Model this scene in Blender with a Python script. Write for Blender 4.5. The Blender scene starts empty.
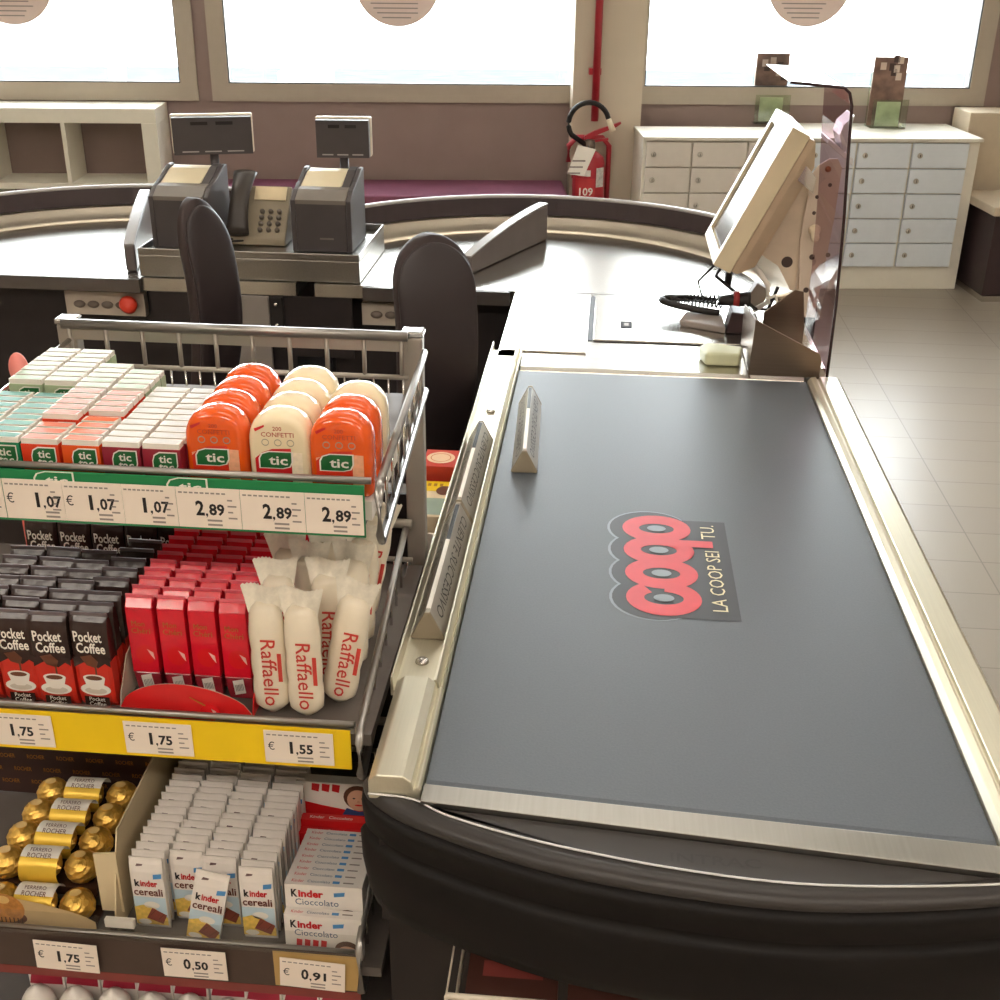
import bpy, bmesh, math, random
from mathutils import Matrix, Vector
random.seed(7)
SC = bpy.context.scene
COL = SC.collection
PI = math.pi

# ------------------------------------------------------------------ camera
FPX, CAMZ = 1200.0, 1.65
_v = Vector((119.0, -570.0, FPX)).normalized()            # world Y seen from the camera (x right, y down, z forward)
_d = Vector((-30.0, (119 * -30.0 + FPX * FPX) / 570, FPX)).normalized()
_d = (_d - _v * _d.dot(_v)).normalized()                  # world -Z
_x = _v.cross(_d)
if _x.x < 0: _x = -_x
RW = Matrix((_x, _v, -_d))                                # world = RW @ camera
cam_data = bpy.data.cameras.new('camera')
cam_data.sensor_width = 36.0
cam_data.lens = 36.0 * FPX / 1000.0
cam_data.clip_start = 0.05
cam = bpy.data.objects.new('camera', cam_data)
COL.objects.link(cam)
c0, c1, c2 = RW @ Vector((1, 0, 0)), RW @ Vector((0, -1, 0)), RW @ Vector((0, 0, -1))
cam.matrix_world = Matrix(((c0.x, c1.x, c2.x, 0), (c0.y, c1.y, c2.y, 0), (c0.z, c1.z, c2.z, CAMZ), (0, 0, 0, 1)))
SC.camera = cam

# ------------------------------------------------------------------ exposure, sky, sun
SC.view_settings.view_transform = 'Standard'
SC.view_settings.look = 'None'
SC.view_settings.gamma = 1.0
SC.view_settings.use_curve_mapping = False
SC.view_settings.exposure = 0.48
SKY = 14.0
LAMP = 7.0
LAMP_FRONT = 22.0  # boosted row behind the camera, brightens the rack fronts
SUN = 8.0
world = bpy.data.worlds.new('sky'); SC.world = world
world.use_nodes = True
_bg = world.node_tree.nodes['Background']
_bg.inputs[0].default_value = (0.93, 0.97, 1.0, 1); _bg.inputs[1].default_value = SKY
sun_data = bpy.data.lights.new('sun', 'SUN'); sun_data.energy = SUN; sun_data.angle = math.radians(3)
sun_data.color = (1.0, 0.95, 0.86)
sun = bpy.data.objects.new('sun', sun_data); COL.objects.link(sun)
sun.rotation_euler = (math.radians(14), math.radians(22), 0)     # high, from the building's side: lights the yard only
sun.location = (0, 9, 8)

BACK = math.radians(7.0)                                  # the window wall is turned a little against the tills
UV = Vector((math.cos(BACK), math.sin(BACK), 0)); WV = Vector((-math.sin(BACK), math.cos(BACK), 0))
BM_ = Matrix.Rotation(BACK, 4, 'Z')
WALL_W = 6.46
def ray(px, py): return RW @ Vector((px - 500.0, py - 500.0, FPX))
def at(px, py, x=None, y=None, z=None, w=None):           # where a sight line meets a real plane of the place
    r = ray(px, py)
    if z is not None: t = (z - CAMZ) / r.z
    elif y is not None: t = y / r.y
    elif x is not None: t = x / r.x
    else: t = w / r.dot(WV)
    return Vector((0, 0, CAMZ)) + r * t

# ------------------------------------------------------------------ materials
def lin(c):
    c = c / 255.0
    return c / 12.92 if c <= 0.04045 else ((c + 0.055) / 1.055) ** 2.4
MATS = {}
def mt(name, rgb, rough=0.5, metal=0.0, var=0.06, scale=25.0, bump=0.0, spec=0.5, trans=0.0, alpha=1.0, coat=0.0, stretch=None, ior=1.45, emit=0):
    if name in MATS: return MATS[name]
    m = bpy.data.materials.new(name); m.use_nodes = True
    nt = m.node_tree; b = nt.nodes['Principled BSDF']
    col = [lin(v) for v in rgb]
    tc = nt.nodes.new('ShaderNodeTexCoord'); mp = nt.nodes.new('ShaderNodeMapping')
    nt.links.new(tc.outputs['Object'], mp.inputs[0])
    if stretch: mp.inputs['Scale'].default_value = stretch
    nz = nt.nodes.new('ShaderNodeTexNoise'); nz.inputs['Scale'].default_value = scale; nz.inputs['Detail'].default_value = 4
    nt.links.new(mp.outputs[0], nz.inputs['Vector'])
    rp = nt.nodes.new('ShaderNodeValToRGB')
    rp.color_ramp.elements[0].position = 0.3; rp.color_ramp.elements[1].position = 0.7
    rp.color_ramp.elements[0].color = [max(0, v * (1 - var)) for v in col] + [1]
    rp.color_ramp.elements[1].color = [min(1, v * (1 + var)) for v in col] + [1]
    nt.links.new(nz.outputs[0], rp.inputs[0]); nt.links.new(rp.outputs[0], b.inputs['Base Color'])
    b.inputs['Roughness'].default_value = rough; b.inputs['Metallic'].default_value = metal
    b.inputs['Specular IOR Level'].default_value = spec; b.inputs['IOR'].default_value = ior
    b.inputs['Transmission Weight'].default_value = trans; b.inputs['Alpha'].default_value = alpha
    b.inputs['Coat Weight'].default_value = coat; b.inputs['Coat Roughness'].default_value = 0.08
    if emit:
        b.inputs['Emission Color'].default_value = col + [1]; b.inputs['Emission Strength'].default_value = emit
    if bump:
        bp = nt.nodes.new('ShaderNodeBump'); bp.inputs['Strength'].default_value = bump; bp.inputs['Distance'].default_value = 0.002
        nt.links.new(nz.outputs[0], bp.inputs['Height']); nt.links.new(bp.outputs[0], b.inputs['Normal'])
    MATS[name] = m
    return m
def clear_mat(name, tint, refl=0.08, rough=0.03, edge=0.7):          # thin clear sheet: tinted see-through plus a surface reflection
    m = bpy.data.materials.new(name); m.use_nodes = True; nt = m.node_tree
    for n in list(nt.nodes): nt.nodes.remove(n)
    o = nt.nodes.new('ShaderNodeOutputMaterial'); mx = nt.nodes.new('ShaderNodeMixShader')
    tr = nt.nodes.new('ShaderNodeBsdfTransparent'); gl = nt.nodes.new('ShaderNodeBsdfGlossy')
    tr.inputs[0].default_value = [lin(v) for v in tint] + [1]; gl.inputs['Roughness'].default_value = rough
    fr = nt.nodes.new('ShaderNodeLayerWeight'); fr.inputs[0].default_value = 0.25
    mu = nt.nodes.new('ShaderNodeMath'); mu.operation = 'MULTIPLY_ADD'; mu.inputs[1].default_value = edge; mu.inputs[2].default_value = refl
    nt.links.new(fr.outputs['Fresnel'], mu.inputs[0]); nt.links.new(mu.outputs[0], mx.inputs[0])
    nt.links.new(tr.outputs[0], mx.inputs[1]); nt.links.new(gl.outputs[0], mx.inputs[2]); nt.links.new(mx.outputs[0], o.inputs[0])
    MATS[name] = m
    return m

# ------------------------------------------------------------------ mesh builder
_txt = {}
def glyphs(s, bold=0.0):
    k = (s, bold)
    if k not in _txt:
        cu = bpy.data.curves.new('lettering', 'FONT'); cu.body = s; cu.size = 1.0; cu.resolution_u = 2; cu.offset = bold
        ob = bpy.data.objects.new('lettering', cu)
        me = bpy.data.meshes.new_from_object(ob)
        vs = [(v.co.x, v.co.y) for v in me.vertices]; fs = [tuple(p.vertices) for p in me.polygons]
        bpy.data.objects.remove(ob); bpy.data.curves.remove(cu); bpy.data.meshes.remove(me)
        x0 = min(v[0] for v in vs); x1 = max(v[0] for v in vs); y0 = min(v[1] for v in vs); y1 = max(v[1] for v in vs)
        _txt[k] = ([(v[0] - (x0 + x1) / 2, v[1] - (y0 + y1) / 2) for v in vs], fs, x1 - x0, y1 - y0)
    return _txt[k]
def frame(o, right, up):
    r = Vector(right).normalized(); u = Vector(up).normalized(); n = r.cross(u)
    return Matrix(((r.x, u.x, n.x, o[0]), (r.y, u.y, n.y, o[1]), (r.z, u.z, n.z, o[2]), (0, 0, 0, 1)))
def front(x, y, z): return frame((x, y, z), (1, 0, 0), (0, 0, 1))     # a picture plane facing -Y
class MB:
    def __init__(s, T=None): s.v = []; s.f = []; s.mi = []; s.sm = []; s.mats = []; s.T = T or Matrix()
    def slot(s, m):
        if m not in s.mats: s.mats.append(m)
        return s.mats.index(m)
    def add(s, vs, fs, m, smooth=False, T=None):
        t = s.T @ T if T is not None else s.T
        o = len(s.v); s.v += [tuple(t @ Vector(p)) for p in vs]; k = s.slot(m)
        for f in fs: s.f.append(tuple(o + i for i in f)); s.mi.append(k); s.sm.append(smooth)
        return s
    def box(s, x0, x1, y0, y1, z0, z1, m, T=None):
        vs = [(x, y, z) for z in (z0, z1) for y in (y0, y1) for x in (x0, x1)]
        return s.add(vs, [(0, 2, 3, 1), (4, 5, 7, 6), (0, 1, 5, 4), (2, 6, 7, 3), (0, 4, 6, 2), (1, 3, 7, 5)], m, T=T)
    def prism(s, poly, a0, a1, m, axis='z', T=None, smooth=False):
        n = len(poly)
        def P(p, a): return {'z': (p[0], p[1], a), 'y': (p[0], a, p[1]), 'x': (a, p[0], p[1])}[axis]
        vs = [P(p, a0) for p in poly] + [P(p, a1) for p in poly]
        s.add(vs, [tuple(range(n))[::-1], tuple(range(n, 2 * n))], m, T=T)
        o = len(s.v) - 2 * n; k = s.slot(m)
        for i in range(n):
            j = (i + 1) % n
            s.f.append((o + i, o + j, o + n + j, o + n + i)); s.mi.append(k); s.sm.append(smooth)
        return s
    def loft(s, rings, m, caps=True, smooth=True, closed=True, T=None):
        n = len(rings[0]); vs = [p for r in rings for p in r]; fs = []
        for i in range(len(rings) - 1):
            for j in range(n if closed else n - 1):
                k = (j + 1) % n
                fs.append((i * n + j, i * n + k, (i + 1) * n + k, (i + 1) * n + j))
        if caps and closed: fs += [tuple(range(n))[::-1], tuple(range((len(rings) - 1) * n, len(rings) * n))]
        return s.add(vs, fs, m, smooth, T)
    def tube(s, pts, r, m, n=8, closed=False, T=None):
        pts = [Vector(p) for p in pts]; L = len(pts); rings = []
        up = Vector((0, 0, 1))
        for i, p in enumerate(pts):
            if closed: d = (pts[(i + 1) % L] - pts[i - 1])
            else: d = pts[min(i + 1, L - 1)] - pts[max(i - 1, 0)]
            if d.length < 1e-9: d = Vector((0, 0, 1))
            d.normalize()
            a = d.cross(up)
            if a.length < 0.05: a = d.cross(Vector((1, 0, 0)))
            a.normalize(); b = a.cross(d)
            rr = r[i] if isinstance(r, (list, tuple)) else r
            rings.append([tuple(p + a * rr * math.cos(t) + b * rr * math.sin(t)) for t in (2 * PI * k / n for k in range(n))])
        if closed: rings.append(rings[0])
        return s.loft(rings, m, caps=not closed, T=T)
    def lathe(s, prof, m, n=20, o=(0, 0, 0), sx=1.0, sy=1.0, T=None):
        rings = [[(o[0] + sx * r * math.cos(2 * PI * k / n), o[1] + sy * r * math.sin(2 * PI * k / n), o[2] + z) for k in range(n)] for r, z in prof]
        return s.loft(rings, m, T=T)
    def flat(s, poly, M, m):                               # a flat printed patch on a picture plane
        return s.add([(p[0], p[1], 0) for p in poly], [tuple(range(len(poly)))], m, T=M)
    def rect(s, x0, x1, y0, y1, M, m): return s.flat([(x0, y0), (x1, y0), (x1, y1), (x0, y1)], M, m)
    def ell(s, cx, cy, rx, ry, M, m, n=20, a0=0, a1=2 * PI):
        k = n if a1 - a0 >= 2 * PI - 1e-6 else n + 1
        return s.flat([(cx + rx * math.cos(a0 + (a1 - a0) * i / n), cy + ry * math.sin(a0 + (a1 - a0) * i / n)) for i in range(k)], M, m)
    def ring(s, cx, cy, ro, ri, M, m, sx=1, n=28, a0=0, a1=2 * PI):
        vs = []; fs = []
        for i in range(n + 1):
            t = a0 + (a1 - a0) * i / n
            vs += [(cx + sx * ro * math.cos(t), cy + ro * math.sin(t), 0), (cx + sx * ri[0] * math.cos(t), cy + ri[1] * math.sin(t), 0)]
        for i in range(n): fs.append((2 * i, 2 * i + 2, 2 * i + 3, 2 * i + 1))
        return s.add(vs, fs, m, T=M)
    def text(s, t, h, M, m, w=None, bold=0.0, cx=0, cy=0):
        vs, fs, tw, th = glyphs(t, bold); k = h / th; kx = k if w is None else w / tw
        return s.add([(cx + v[0] * kx, cy + v[1] * k, 0) for v in vs], fs, m, T=M)
    def build(s, name, parent=None, bevel=0.0, seg=2, origin=None):
        me = bpy.data.meshes.new(name)
        o = Vector(origin) if origin is not None else Vector()
        me.from_pydata([tuple(Vector(p) - o) for p in s.v], [], s.f)
        for m in s.mats: me.materials.append(m)
        me.polygons.foreach_set('material_index', s.mi); me.polygons.foreach_set('use_smooth', s.sm)
        bm = bmesh.new(); bm.from_mesh(me); bmesh.ops.recalc_face_normals(bm, faces=bm.faces); bm.to_mesh(me); bm.free()
        me.update()
        ob = bpy.data.objects.new(name, me); COL.objects.link(ob)
        ob.location = o
        if parent is not None:
            ob.parent = parent
            if origin is None: pass
        if bevel:
            md = ob.modifiers.new('edges', 'BEVEL'); md.width = bevel; md.segments = seg; md.limit_method = 'ANGLE'; md.angle_limit = math.radians(40)
        return ob
def tag(o, label, cat, group=None):
    o['label'] = label; o['category'] = cat
    if group: o['group'] = group
    return o
def thing(name, label, cat, loc=(0, 0, 0), rz=0.0, group=None):
    o = bpy.data.objects.new(name, None); COL.objects.link(o); o.empty_display_size = 0.02
    o.location = loc; o.rotation_euler = (0, 0, rz)
    return tag(o, label, cat, group)
def structure(o): o['kind'] = 'structure'; return o
def dup(root):
    r = root.copy(); COL.objects.link(r)
    for ch in root.children:
        c = ch.copy(); COL.objects.link(c); c.parent = r
        for g in ch.children:
            d = g.copy(); COL.objects.link(d); d.parent = c
    return r
class Kind:                                                # one kind of product: first put() builds it, later ones copy it
    def __init__(s, make): s.make = make; s.first = None
    def put(s, loc, label, cat, group, rot=(0, 0, 0)):
        if s.first is None: s.first = o = s.make()
        else: o = dup(s.first)
        o.location = loc; o.rotation_euler = rot
        return tag(o, label, cat, group)
ORD = ['first', 'second', 'third', 'fourth', 'fifth', 'sixth', 'seventh', 'eighth', 'ninth', 'tenth', 'eleventh', 'twelfth', 'thirteenth', 'fourteenth', 'fifteenth', 'sixteenth', 'seventeenth', 'eighteenth']

# ------------------------------------------------------------------ palette
STEEL = mt('brushed_steel', (196, 192, 184), 0.24, 1.0, 0.04, 8, stretch=(1, 30, 30))
STEEL2 = mt('dull_steel', (150, 146, 140), 0.34, 1.0, 0.05, 8, stretch=(30, 1, 30))
CHROME = mt('chrome_wire', (205, 203, 200), 0.16, 1.0, 0.03)
ALU = mt('cream_aluminium', (214, 208, 188), 0.34, 0.75, 0.03, 12, stretch=(40, 1, 40))
BLACK = mt('black_plastic', (30, 26, 25), 0.5, var=0.12)
DARK = mt('dark_laminate', (40, 33, 33), 0.55, var=0.1)
BUMP = mt('bumper_rubber', (17, 13, 12), 0.6, var=0.1, scale=60, spec=0.3)
RIM = mt('dark_rim_laminate', (70, 60, 62), 0.45, var=0.06)
RIMTOP = mt('rim_top_edge', (165, 160, 158), 0.3, var=0.04)
RUBBER = mt('belt_rubber', (88, 94, 101), 0.43, var=0.07, scale=400, bump=0.08)
CREAM = mt('cream_plastic', (222, 208, 176), 0.35, var=0.03)
WHITE = mt('white_card', (238, 232, 222), 0.5, var=0.02)
WHITEL = mt('white_laminate', (226, 220, 206), 0.4, var=0.02)
PAPER = mt('label_paper', (240, 226, 212), 0.5, var=0.02)
INK = mt('black_ink', (34, 30, 30), 0.5, var=0.02)
INKG = mt('grey_ink', (150, 138, 132), 0.5, var=0.02)
RED = mt('red_print', (206, 30, 36), 0.4, var=0.04)
GREEN = mt('green_print', (30, 128, 76), 0.4, var=0.03)
YELLOW = mt('yellow_print', (246, 206, 20), 0.45, var=0.03)
CLEAR = clear_mat('clear_film', (246, 246, 244), 0.05, 0.06)
GLASS = clear_mat('window_glass', (250, 252, 252), 0.03, 0.01)
# ================================================================== THE ROOM
WALLM = mt('mauve_plaster', (146, 126, 119), 0.8, var=0.05, scale=6, bump=0.1)
FRAMEM = mt('taupe_window_frame', (176, 164, 148), 0.45, var=0.02)
CEILM = mt('white_ceiling', (232, 226, 216), 0.8, var=0.02)
SIDEM = mt('beige_wall', (206, 194, 178), 0.8, var=0.03)
# floor: grid of wide tiles
fm = bpy.data.materials.new('beige_tiles'); fm.use_nodes = True; nt = fm.node_tree; b = nt.nodes['Principled BSDF']
tc = nt.nodes.new('ShaderNodeTexCoord'); mp = nt.nodes.new('ShaderNodeMapping'); mp.inputs['Location'].default_value = (0.1, 0.04, 0)
bk = nt.nodes.new('ShaderNodeTexBrick'); bk.offset = 0.0; bk.squash = 1.0
bk.inputs['Color1'].default_value = (lin(150), lin(140), lin(127), 1); bk.inputs['Color2'].default_value = (lin(154), lin(144), lin(130), 1)
bk.inputs['Mortar'].default_value = (lin(126), lin(117), lin(106), 1)
bk.inputs['Scale'].default_value = 1.0; bk.inputs['Brick Width'].default_value = 0.62; bk.inputs['Row Height'].default_value = 0.19
bk.inputs['Mortar Size'].default_value = 0.0022; bk.inputs['Mortar Smooth'].default_value = 0.1
nz = nt.nodes.new('ShaderNodeTexNoise'); nz.inputs['Scale'].default_value = 3.0
mr = nt.nodes.new('ShaderNodeMapRange'); mr.inputs['To Min'].default_value = 0.33; mr.inputs['To Max'].default_value = 0.36
nt.links.new(tc.outputs['Object'], mp.inputs[0]); nt.links.new(mp.outputs[0], bk.inputs['Vector']); nt.links.new(mp.outputs[0], nz.inputs['Vector'])
nt.links.new(bk.outputs[0], b.inputs['Base Color']); nt.links.new(nz.outputs[0], mr.inputs[0]); nt.links.new(mr.outputs[0], b.inputs['Roughness'])
fl = MB(BM_); fl.box(-5.2, 5.2, -3.6, 6.66, -0.1, 0, fm); structure(fl.build('floor'))
HC = 3.2
cb = MB(BM_); cb.box(-5.2, 5.2, -3.6, 6.66, HC, HC + 0.1, CEILM); structure(cb.build('ceiling'))
wb = MB(BM_); wb.box(-5.2, -5.1, -3.6, 6.66, 0, HC, SIDEM); structure(wb.build('wall_left'))
wb = MB(BM_); wb.box(5.1, 5.2, -3.6, 6.66, 0, HC, SIDEM); structure(wb.build('wall_right'))
wb = MB(BM_); wb.box(-5.1, 5.1, -3.6, -3.5, 0, HC, SIDEM); structure(wb.build('wall_front'))
# window wall: openings framed by sill wall, lintel and piers
WT = 2.62                                                 # window head
WIN = [(-3.35, -1.315), (-1.245, 0.69), (0.875, 2.742)]
wb = MB(BM_)
wb.box(-5.1, 5.1, WALL_W, 6.66, 0, 0.84, WALLM); wb.box(-5.1, 5.1, WALL_W, 6.66, WT, HC, WALLM)
wb.box(-5.1, WIN[0][0], WALL_W, 6.66, 0.84, WT, WALLM); wb.box(WIN[0][1], WIN[1][0], WALL_W, 6.66, 0.84, WT, WALLM)
wb.box(WIN[1][1], WIN[2][0], WALL_W, 6.66, 0.84, WT, WALLM); wb.box(WIN[2][1], 5.1, WALL_W, 6.66, 0.84, WT, WALLM)
structure(wb.build('wall_back'))
GASK = mt('window_gasket', (70, 68, 66), 0.5)
for i, (a, c) in enumerate(WIN):
    w = MB(BM_); F = 0.086
    for (x0, x1, z0, z1) in ((a, c, 0.84, 0.84 + F), (a, c, WT - F, WT), (a, a + F, 0.84 + F, WT - F), (c - F, c, 0.84 + F, WT - F)):
        w.box(x0, x1, WALL_W - 0.015, WALL_W + 0.06, z0, z1, FRAMEM)
    wo = structure(w.build('window_%d' % (i + 1)))
    g = MB(BM_)
    for (x0, x1, z0, z1) in ((a + F, c - F, 0.926, 0.932), (a + F, a + F + 0.006, 0.932, WT - F), (c - F - 0.006, c - F, 0.932, WT - F)):
        g.box(x0, x1, WALL_W - 0.008, WALL_W + 0.02, z0, z1, GASK)
    g.build('gasket', wo)
    p = MB(BM_); p.box(a + F, c - F, WALL_W + 0.025, WALL_W + 0.031, 0.926, WT - F, GLASS); p.build('pane', wo)
PILM = mt('beige_pillar', (196, 182, 162), 0.7, var=0.03, scale=5)
pl = MB(BM_); pl.box(0.58, 0.93, 6.3, WALL_W - 0.017, 0, HC, PILM); structure(pl.build('trim_1'))
# yard outside
YM = mt('pale_paving', (214, 214, 210), 0.8, var=0.08, scale=1.2)
yd = MB(BM_); yd.box(-14, 14, 6.68, 40, -0.12, -0.02, YM); structure(yd.build('ground_outside'))
pm = mt('white_post_paint', (226, 226, 214), 0.6)
rd = MB(BM_); rd.box(-14, 14, 12.8, 16.6, -0.019, -0.012, mt('darkened_paving', (49, 55, 61), 0.9, var=0.6, scale=6, spec=0.1, stretch=(0.5, 4, 1))); structure(rd.build('paving_strip_outside'))  # dark strip added so the paving is not blown white through the panes
pp = MB(BM_); pp.lathe([(0.075, -0.02), (0.075, 0.05), (0.06, 0.06), (0.06, 3.4), (0.0, 3.42)], pm, 16, (-2.39, 9.0, 0))
tag(pp.build('bollard_post', origin=BM_ @ Vector((-2.39, 9.0, 0))), 'white post standing outside behind the left window', 'post')
bs = MB(BM_); bs.box(-1.72, -1.22, 12.2, 12.6, -0.02, 0.38, pm); bs.box(-1.56, -1.5, 12.3, 12.36, 0.38, 0.95, pm)
tag(bs.build('concrete_planter', origin=BM_ @ Vector((-1.5, 12.4, 0))), 'pale block with a short stake in the yard behind the middle window', 'planter')

# ceiling lamps out of view, added as interior fill; front row boosted for the rack
LM = mt('lamp_diffuser', (255, 246, 234), 0.5, emit=LAMP)
LM2 = mt('bright_lamp_diffuser', (255, 244, 230), 0.5, emit=LAMP_FRONT)
LF = mt('lamp_housing', (230, 228, 222), 0.5)
k = 0
for yy, where in ((-1.4, 'behind the camera, brightening the rack'), (1.1, 'above the belt'), (3.6, 'above the packing counters')):
    for xx, side in ((-2.2, 'left'), (0.1, 'middle'), (2.4, 'right')):
        t = thing('fill_ceiling_lamp', 'unseen long white ceiling lamp %s, %s of its row' % (where, side), 'lamp', (xx, yy, HC), 0, 'unseen ceiling lamps')
        h = MB(); h.box(-0.8, 0.8, -0.15, 0.15, -0.06, 0, LF); h.build('housing', t)
        d = MB(); d.box(-0.77, 0.77, -0.12, 0.12, -0.075, -0.061, LM2 if yy < 0 else LM); d.build('diffuser', t)

# round notices on the panes
STM = mt('pinkish_sticker', (222, 200, 190), 0.6, var=0.02, alpha=0.96)
for (px, py), which in (((14, 25), 'left'), ((398, 27), 'middle'), ((806, 27), 'right')):
    P = at(px, py, w=WALL_W + 0.012); u = P.dot(UV); z = P.z + 0.215
    s = MB(BM_); s.prism([(u + 0.215 * math.cos(2 * PI * i / 40), z + 0.215 * math.sin(2 * PI * i / 40)) for i in range(40)], WALL_W + 0.022, WALL_W + 0.0245, STM, 'y')
    M = front(u, WALL_W + 0.0212, z)
    for j in range(16):
        yy = -0.175 + j * 0.022; hw = 0.8 * math.sqrt(max(0.0, 0.2 ** 2 - yy * yy))
        s.rect(-hw, hw * random.uniform(0.6, 1), yy, yy + 0.006, M, INKG)
    tag(s.build('window_sticker', origin=BM_ @ Vector((u, WALL_W + 0.02, z))), 'round pinkish notice with rows of small print on the %s window' % which, 'sticker', 'window notices')

# ================================================================== FURNITURE ALONG THE WINDOW WALL
# white open cube shelf
CW = mt('white_shelf_foil', (232, 226, 210), 0.4, var=0.02)
t = thing('cube_shelf', 'white open cube shelf unit under the left window', 'shelf', BM_ @ Vector((-2.3, 6.3, 0)), BACK)
x0, x1, d0, d1 = -0.84, 0.82, -0.12, 0.15
f = MB(); f.box(x0, x1, d0, d1, 0.765, 0.835, CW); f.box(x0, x1, d0, d1, 0.0, 0.06, CW)
f.box(x0, x0 + 0.07, d0, d1, 0.06, 0.765, CW); f.box(x1 - 0.075, x1, d0, d1, 0.06, 0.765, CW); f.build('outer_frame', t, 0.002)
f = MB(); f.box(x0 + 0.07, x1 - 0.075, d0 + 0.004, d1, 0.445, 0.475, CW); f.build('shelf_board', t)
for cx in (-0.405, -0.035, 0.37 - 0.02):
    for z0, z1 in ((0.06, 0.445), (0.475, 0.765)):
        f = MB(); f.box(cx, cx + 0.02, d0 + 0.004, d1, z0, z1, CW); f.build('divider', t)
# purple bench
PUR = mt('plum_upholstery', (116, 62, 84), 0.7, var=0.08, scale=40)
t = thing('cushioned_bench', 'long low plum bench along the wall behind the packing counters', 'bench', BM_ @ Vector((-0.43, 6.22, 0)), BACK)
f = MB(); f.box(-0.95, 0.97, -0.2, 0.2, 0.0, 0.34, DARK); f.build('base', t)
f = MB(); f.box(-0.96, 0.98, -0.22, 0.21, 0.342, 0.455, PUR); f.build('cushion', t, 0.012, 3)

# lockers
def lockers(u0, u1, cols, dm, label, zb, grp):
    bk = 0.24 if zb < 1 else 0.085; zb = zb % 1
    t = thing('locker_cabinet', label, 'lockers', BM_ @ Vector(((u0 + u1) / 2, 6.2, 0)), BACK, grp)
    h = (u1 - u0) / 2; c = (u0 + u1) / 2
    b = MB(); b.box(-h, h, -0.235, bk, 0.0, 0.735, WHITEL); b.build('carcass', t, 0.002)
    b = MB(); b.box(-h - 0.004, h + 0.006, -0.262, bk + 0.005, 0.736, 0.752, WHITEL); b.build('top', t, 0.002)
    LK = mt('lock_metal', (186, 180, 170), 0.35, 0.9)
    for (a, e) in cols:
        for r in range(5):
            z = zb + r * 0.1225
            d = MB(); d.box(a - c + 0.004, e - c - 0.004, -0.256, -0.237, z + 0.003, z + 0.1195, dm); do = d.build('door', t, 0.0015)
            k = MB(); k.lathe([(0.013, 0), (0.013, 0.004), (0.009, 0.006), (0.0, 0.006)], LK, 12, T=Matrix.Translation((a - c + 0.04, -0.2565, z + 0.062)) @ Matrix.Rotation(PI / 2, 4, 'X')); k.box(a - c + 0.0385, a - c + 0.0415, -0.264, -0.2626, z + 0.056, z + 0.068, INK); k.build('lock', do)
lockers(0.9, 1.675, [(0.91, 1.137), (1.137, 1.405), (1.41, 1.665)], mt('beige_locker_door', (214, 206, 196), 0.4, var=0.02), 'beige locker cabinet left of the till screen, under the right window', 1.118, 'locker cabinets')
lockers(1.69, 2.555, [(1.7, 1.942), (1.947, 2.213), (2.218, 2.5)], mt('pale_blue_locker_door', (216, 222, 228), 0.4, var=0.02), 'pale blue locker cabinet right of the smoked guard, under the right window', 0.118, 'locker cabinets')
# leaflet holders
PH = mt('brown_photo_print', (128, 100, 88), 0.5, var=0.45, scale=14)
GRN = mt('green_leaflet', (214, 216, 188), 0.5, var=0.2, scale=20)
AC = clear_mat('clear_acrylic', (238, 244, 234), 0.08, 0.05)
for (pl_, pr_, pt, pb), which, hz in (((752, 785, 56, 122), 'left', 0.335), ((867, 902, 59, 127), 'right', 0.335)):
    P = at((pl_ + pr_) / 2, pb, z=0.753); u = P.dot(UV); w = P.dot(WV)
    t = thing('leaflet_holder', 'clear stand of photo leaflets on the %s locker cabinet' % which, 'leaflet holder', BM_ @ Vector((u, w, 0.753)), BACK, 'leaflet holders')
    b = MB(); b.box(-0.09, 0.09, -0.05, -0.046, 0.003, 0.14, AC); b.box(-0.09, 0.09, -0.05, 0.05, 0, 0.003, AC); b.box(-0.09, 0.09, 0.046, 0.05, 0.003, 0.27, AC); b.build('holder', t)
    b = MB(); b.box(-0.085, 0.085, 0.03, 0.042, 0.004, 0.335, PH); M = front(0, 0.0295, 0.25)
    for i in range(7): xx = random.uniform(-.06, .05); yy = random.uniform(-.06, .06); b.rect(xx, xx + 0.03, yy, yy + 0.035, M, [mt('photo_pale', (206, 186, 170), 0.5), mt('photo_dark', (70, 52, 48), 0.5)][i % 2])
    b.build('photo_leaflet', t)
    b = MB(); b.box(-0.06, 0.06, -0.02, -0.012, 0.006, 0.125, GRN); b.build('green_leaflet', t)

# right hand bench with beige back
t = thing('waiting_bench', 'beige topped dark bench at the right end of the lockers', 'bench', BM_ @ Vector((3.05, 5.9, 0)), BACK)
BE = mt('beige_padding', (200, 184, 160), 0.6, var=0.03)
b = MB(); b.box(-0.45, 0.6, -0.16, 0.2, 0.03, 0.43, mt('dark_wine_front', (58, 44, 46), 0.5)); b.build('base', t)
b = MB(); b.box(-0.49, 0.62, -0.22, 0.22, 0.432, 0.475, BE); b.build('seat', t, 0.006)
b = MB(); b.box(-0.47, 0.62, 0.3, 0.52, 0.0, 0.84, BE); b.build('backrest', t, 0.004)
b = MB(); b.box(-0.45, 0.6, -0.17, 0.2, 0.0, 0.028, CHROME); b.build('plinth', t)

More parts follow.
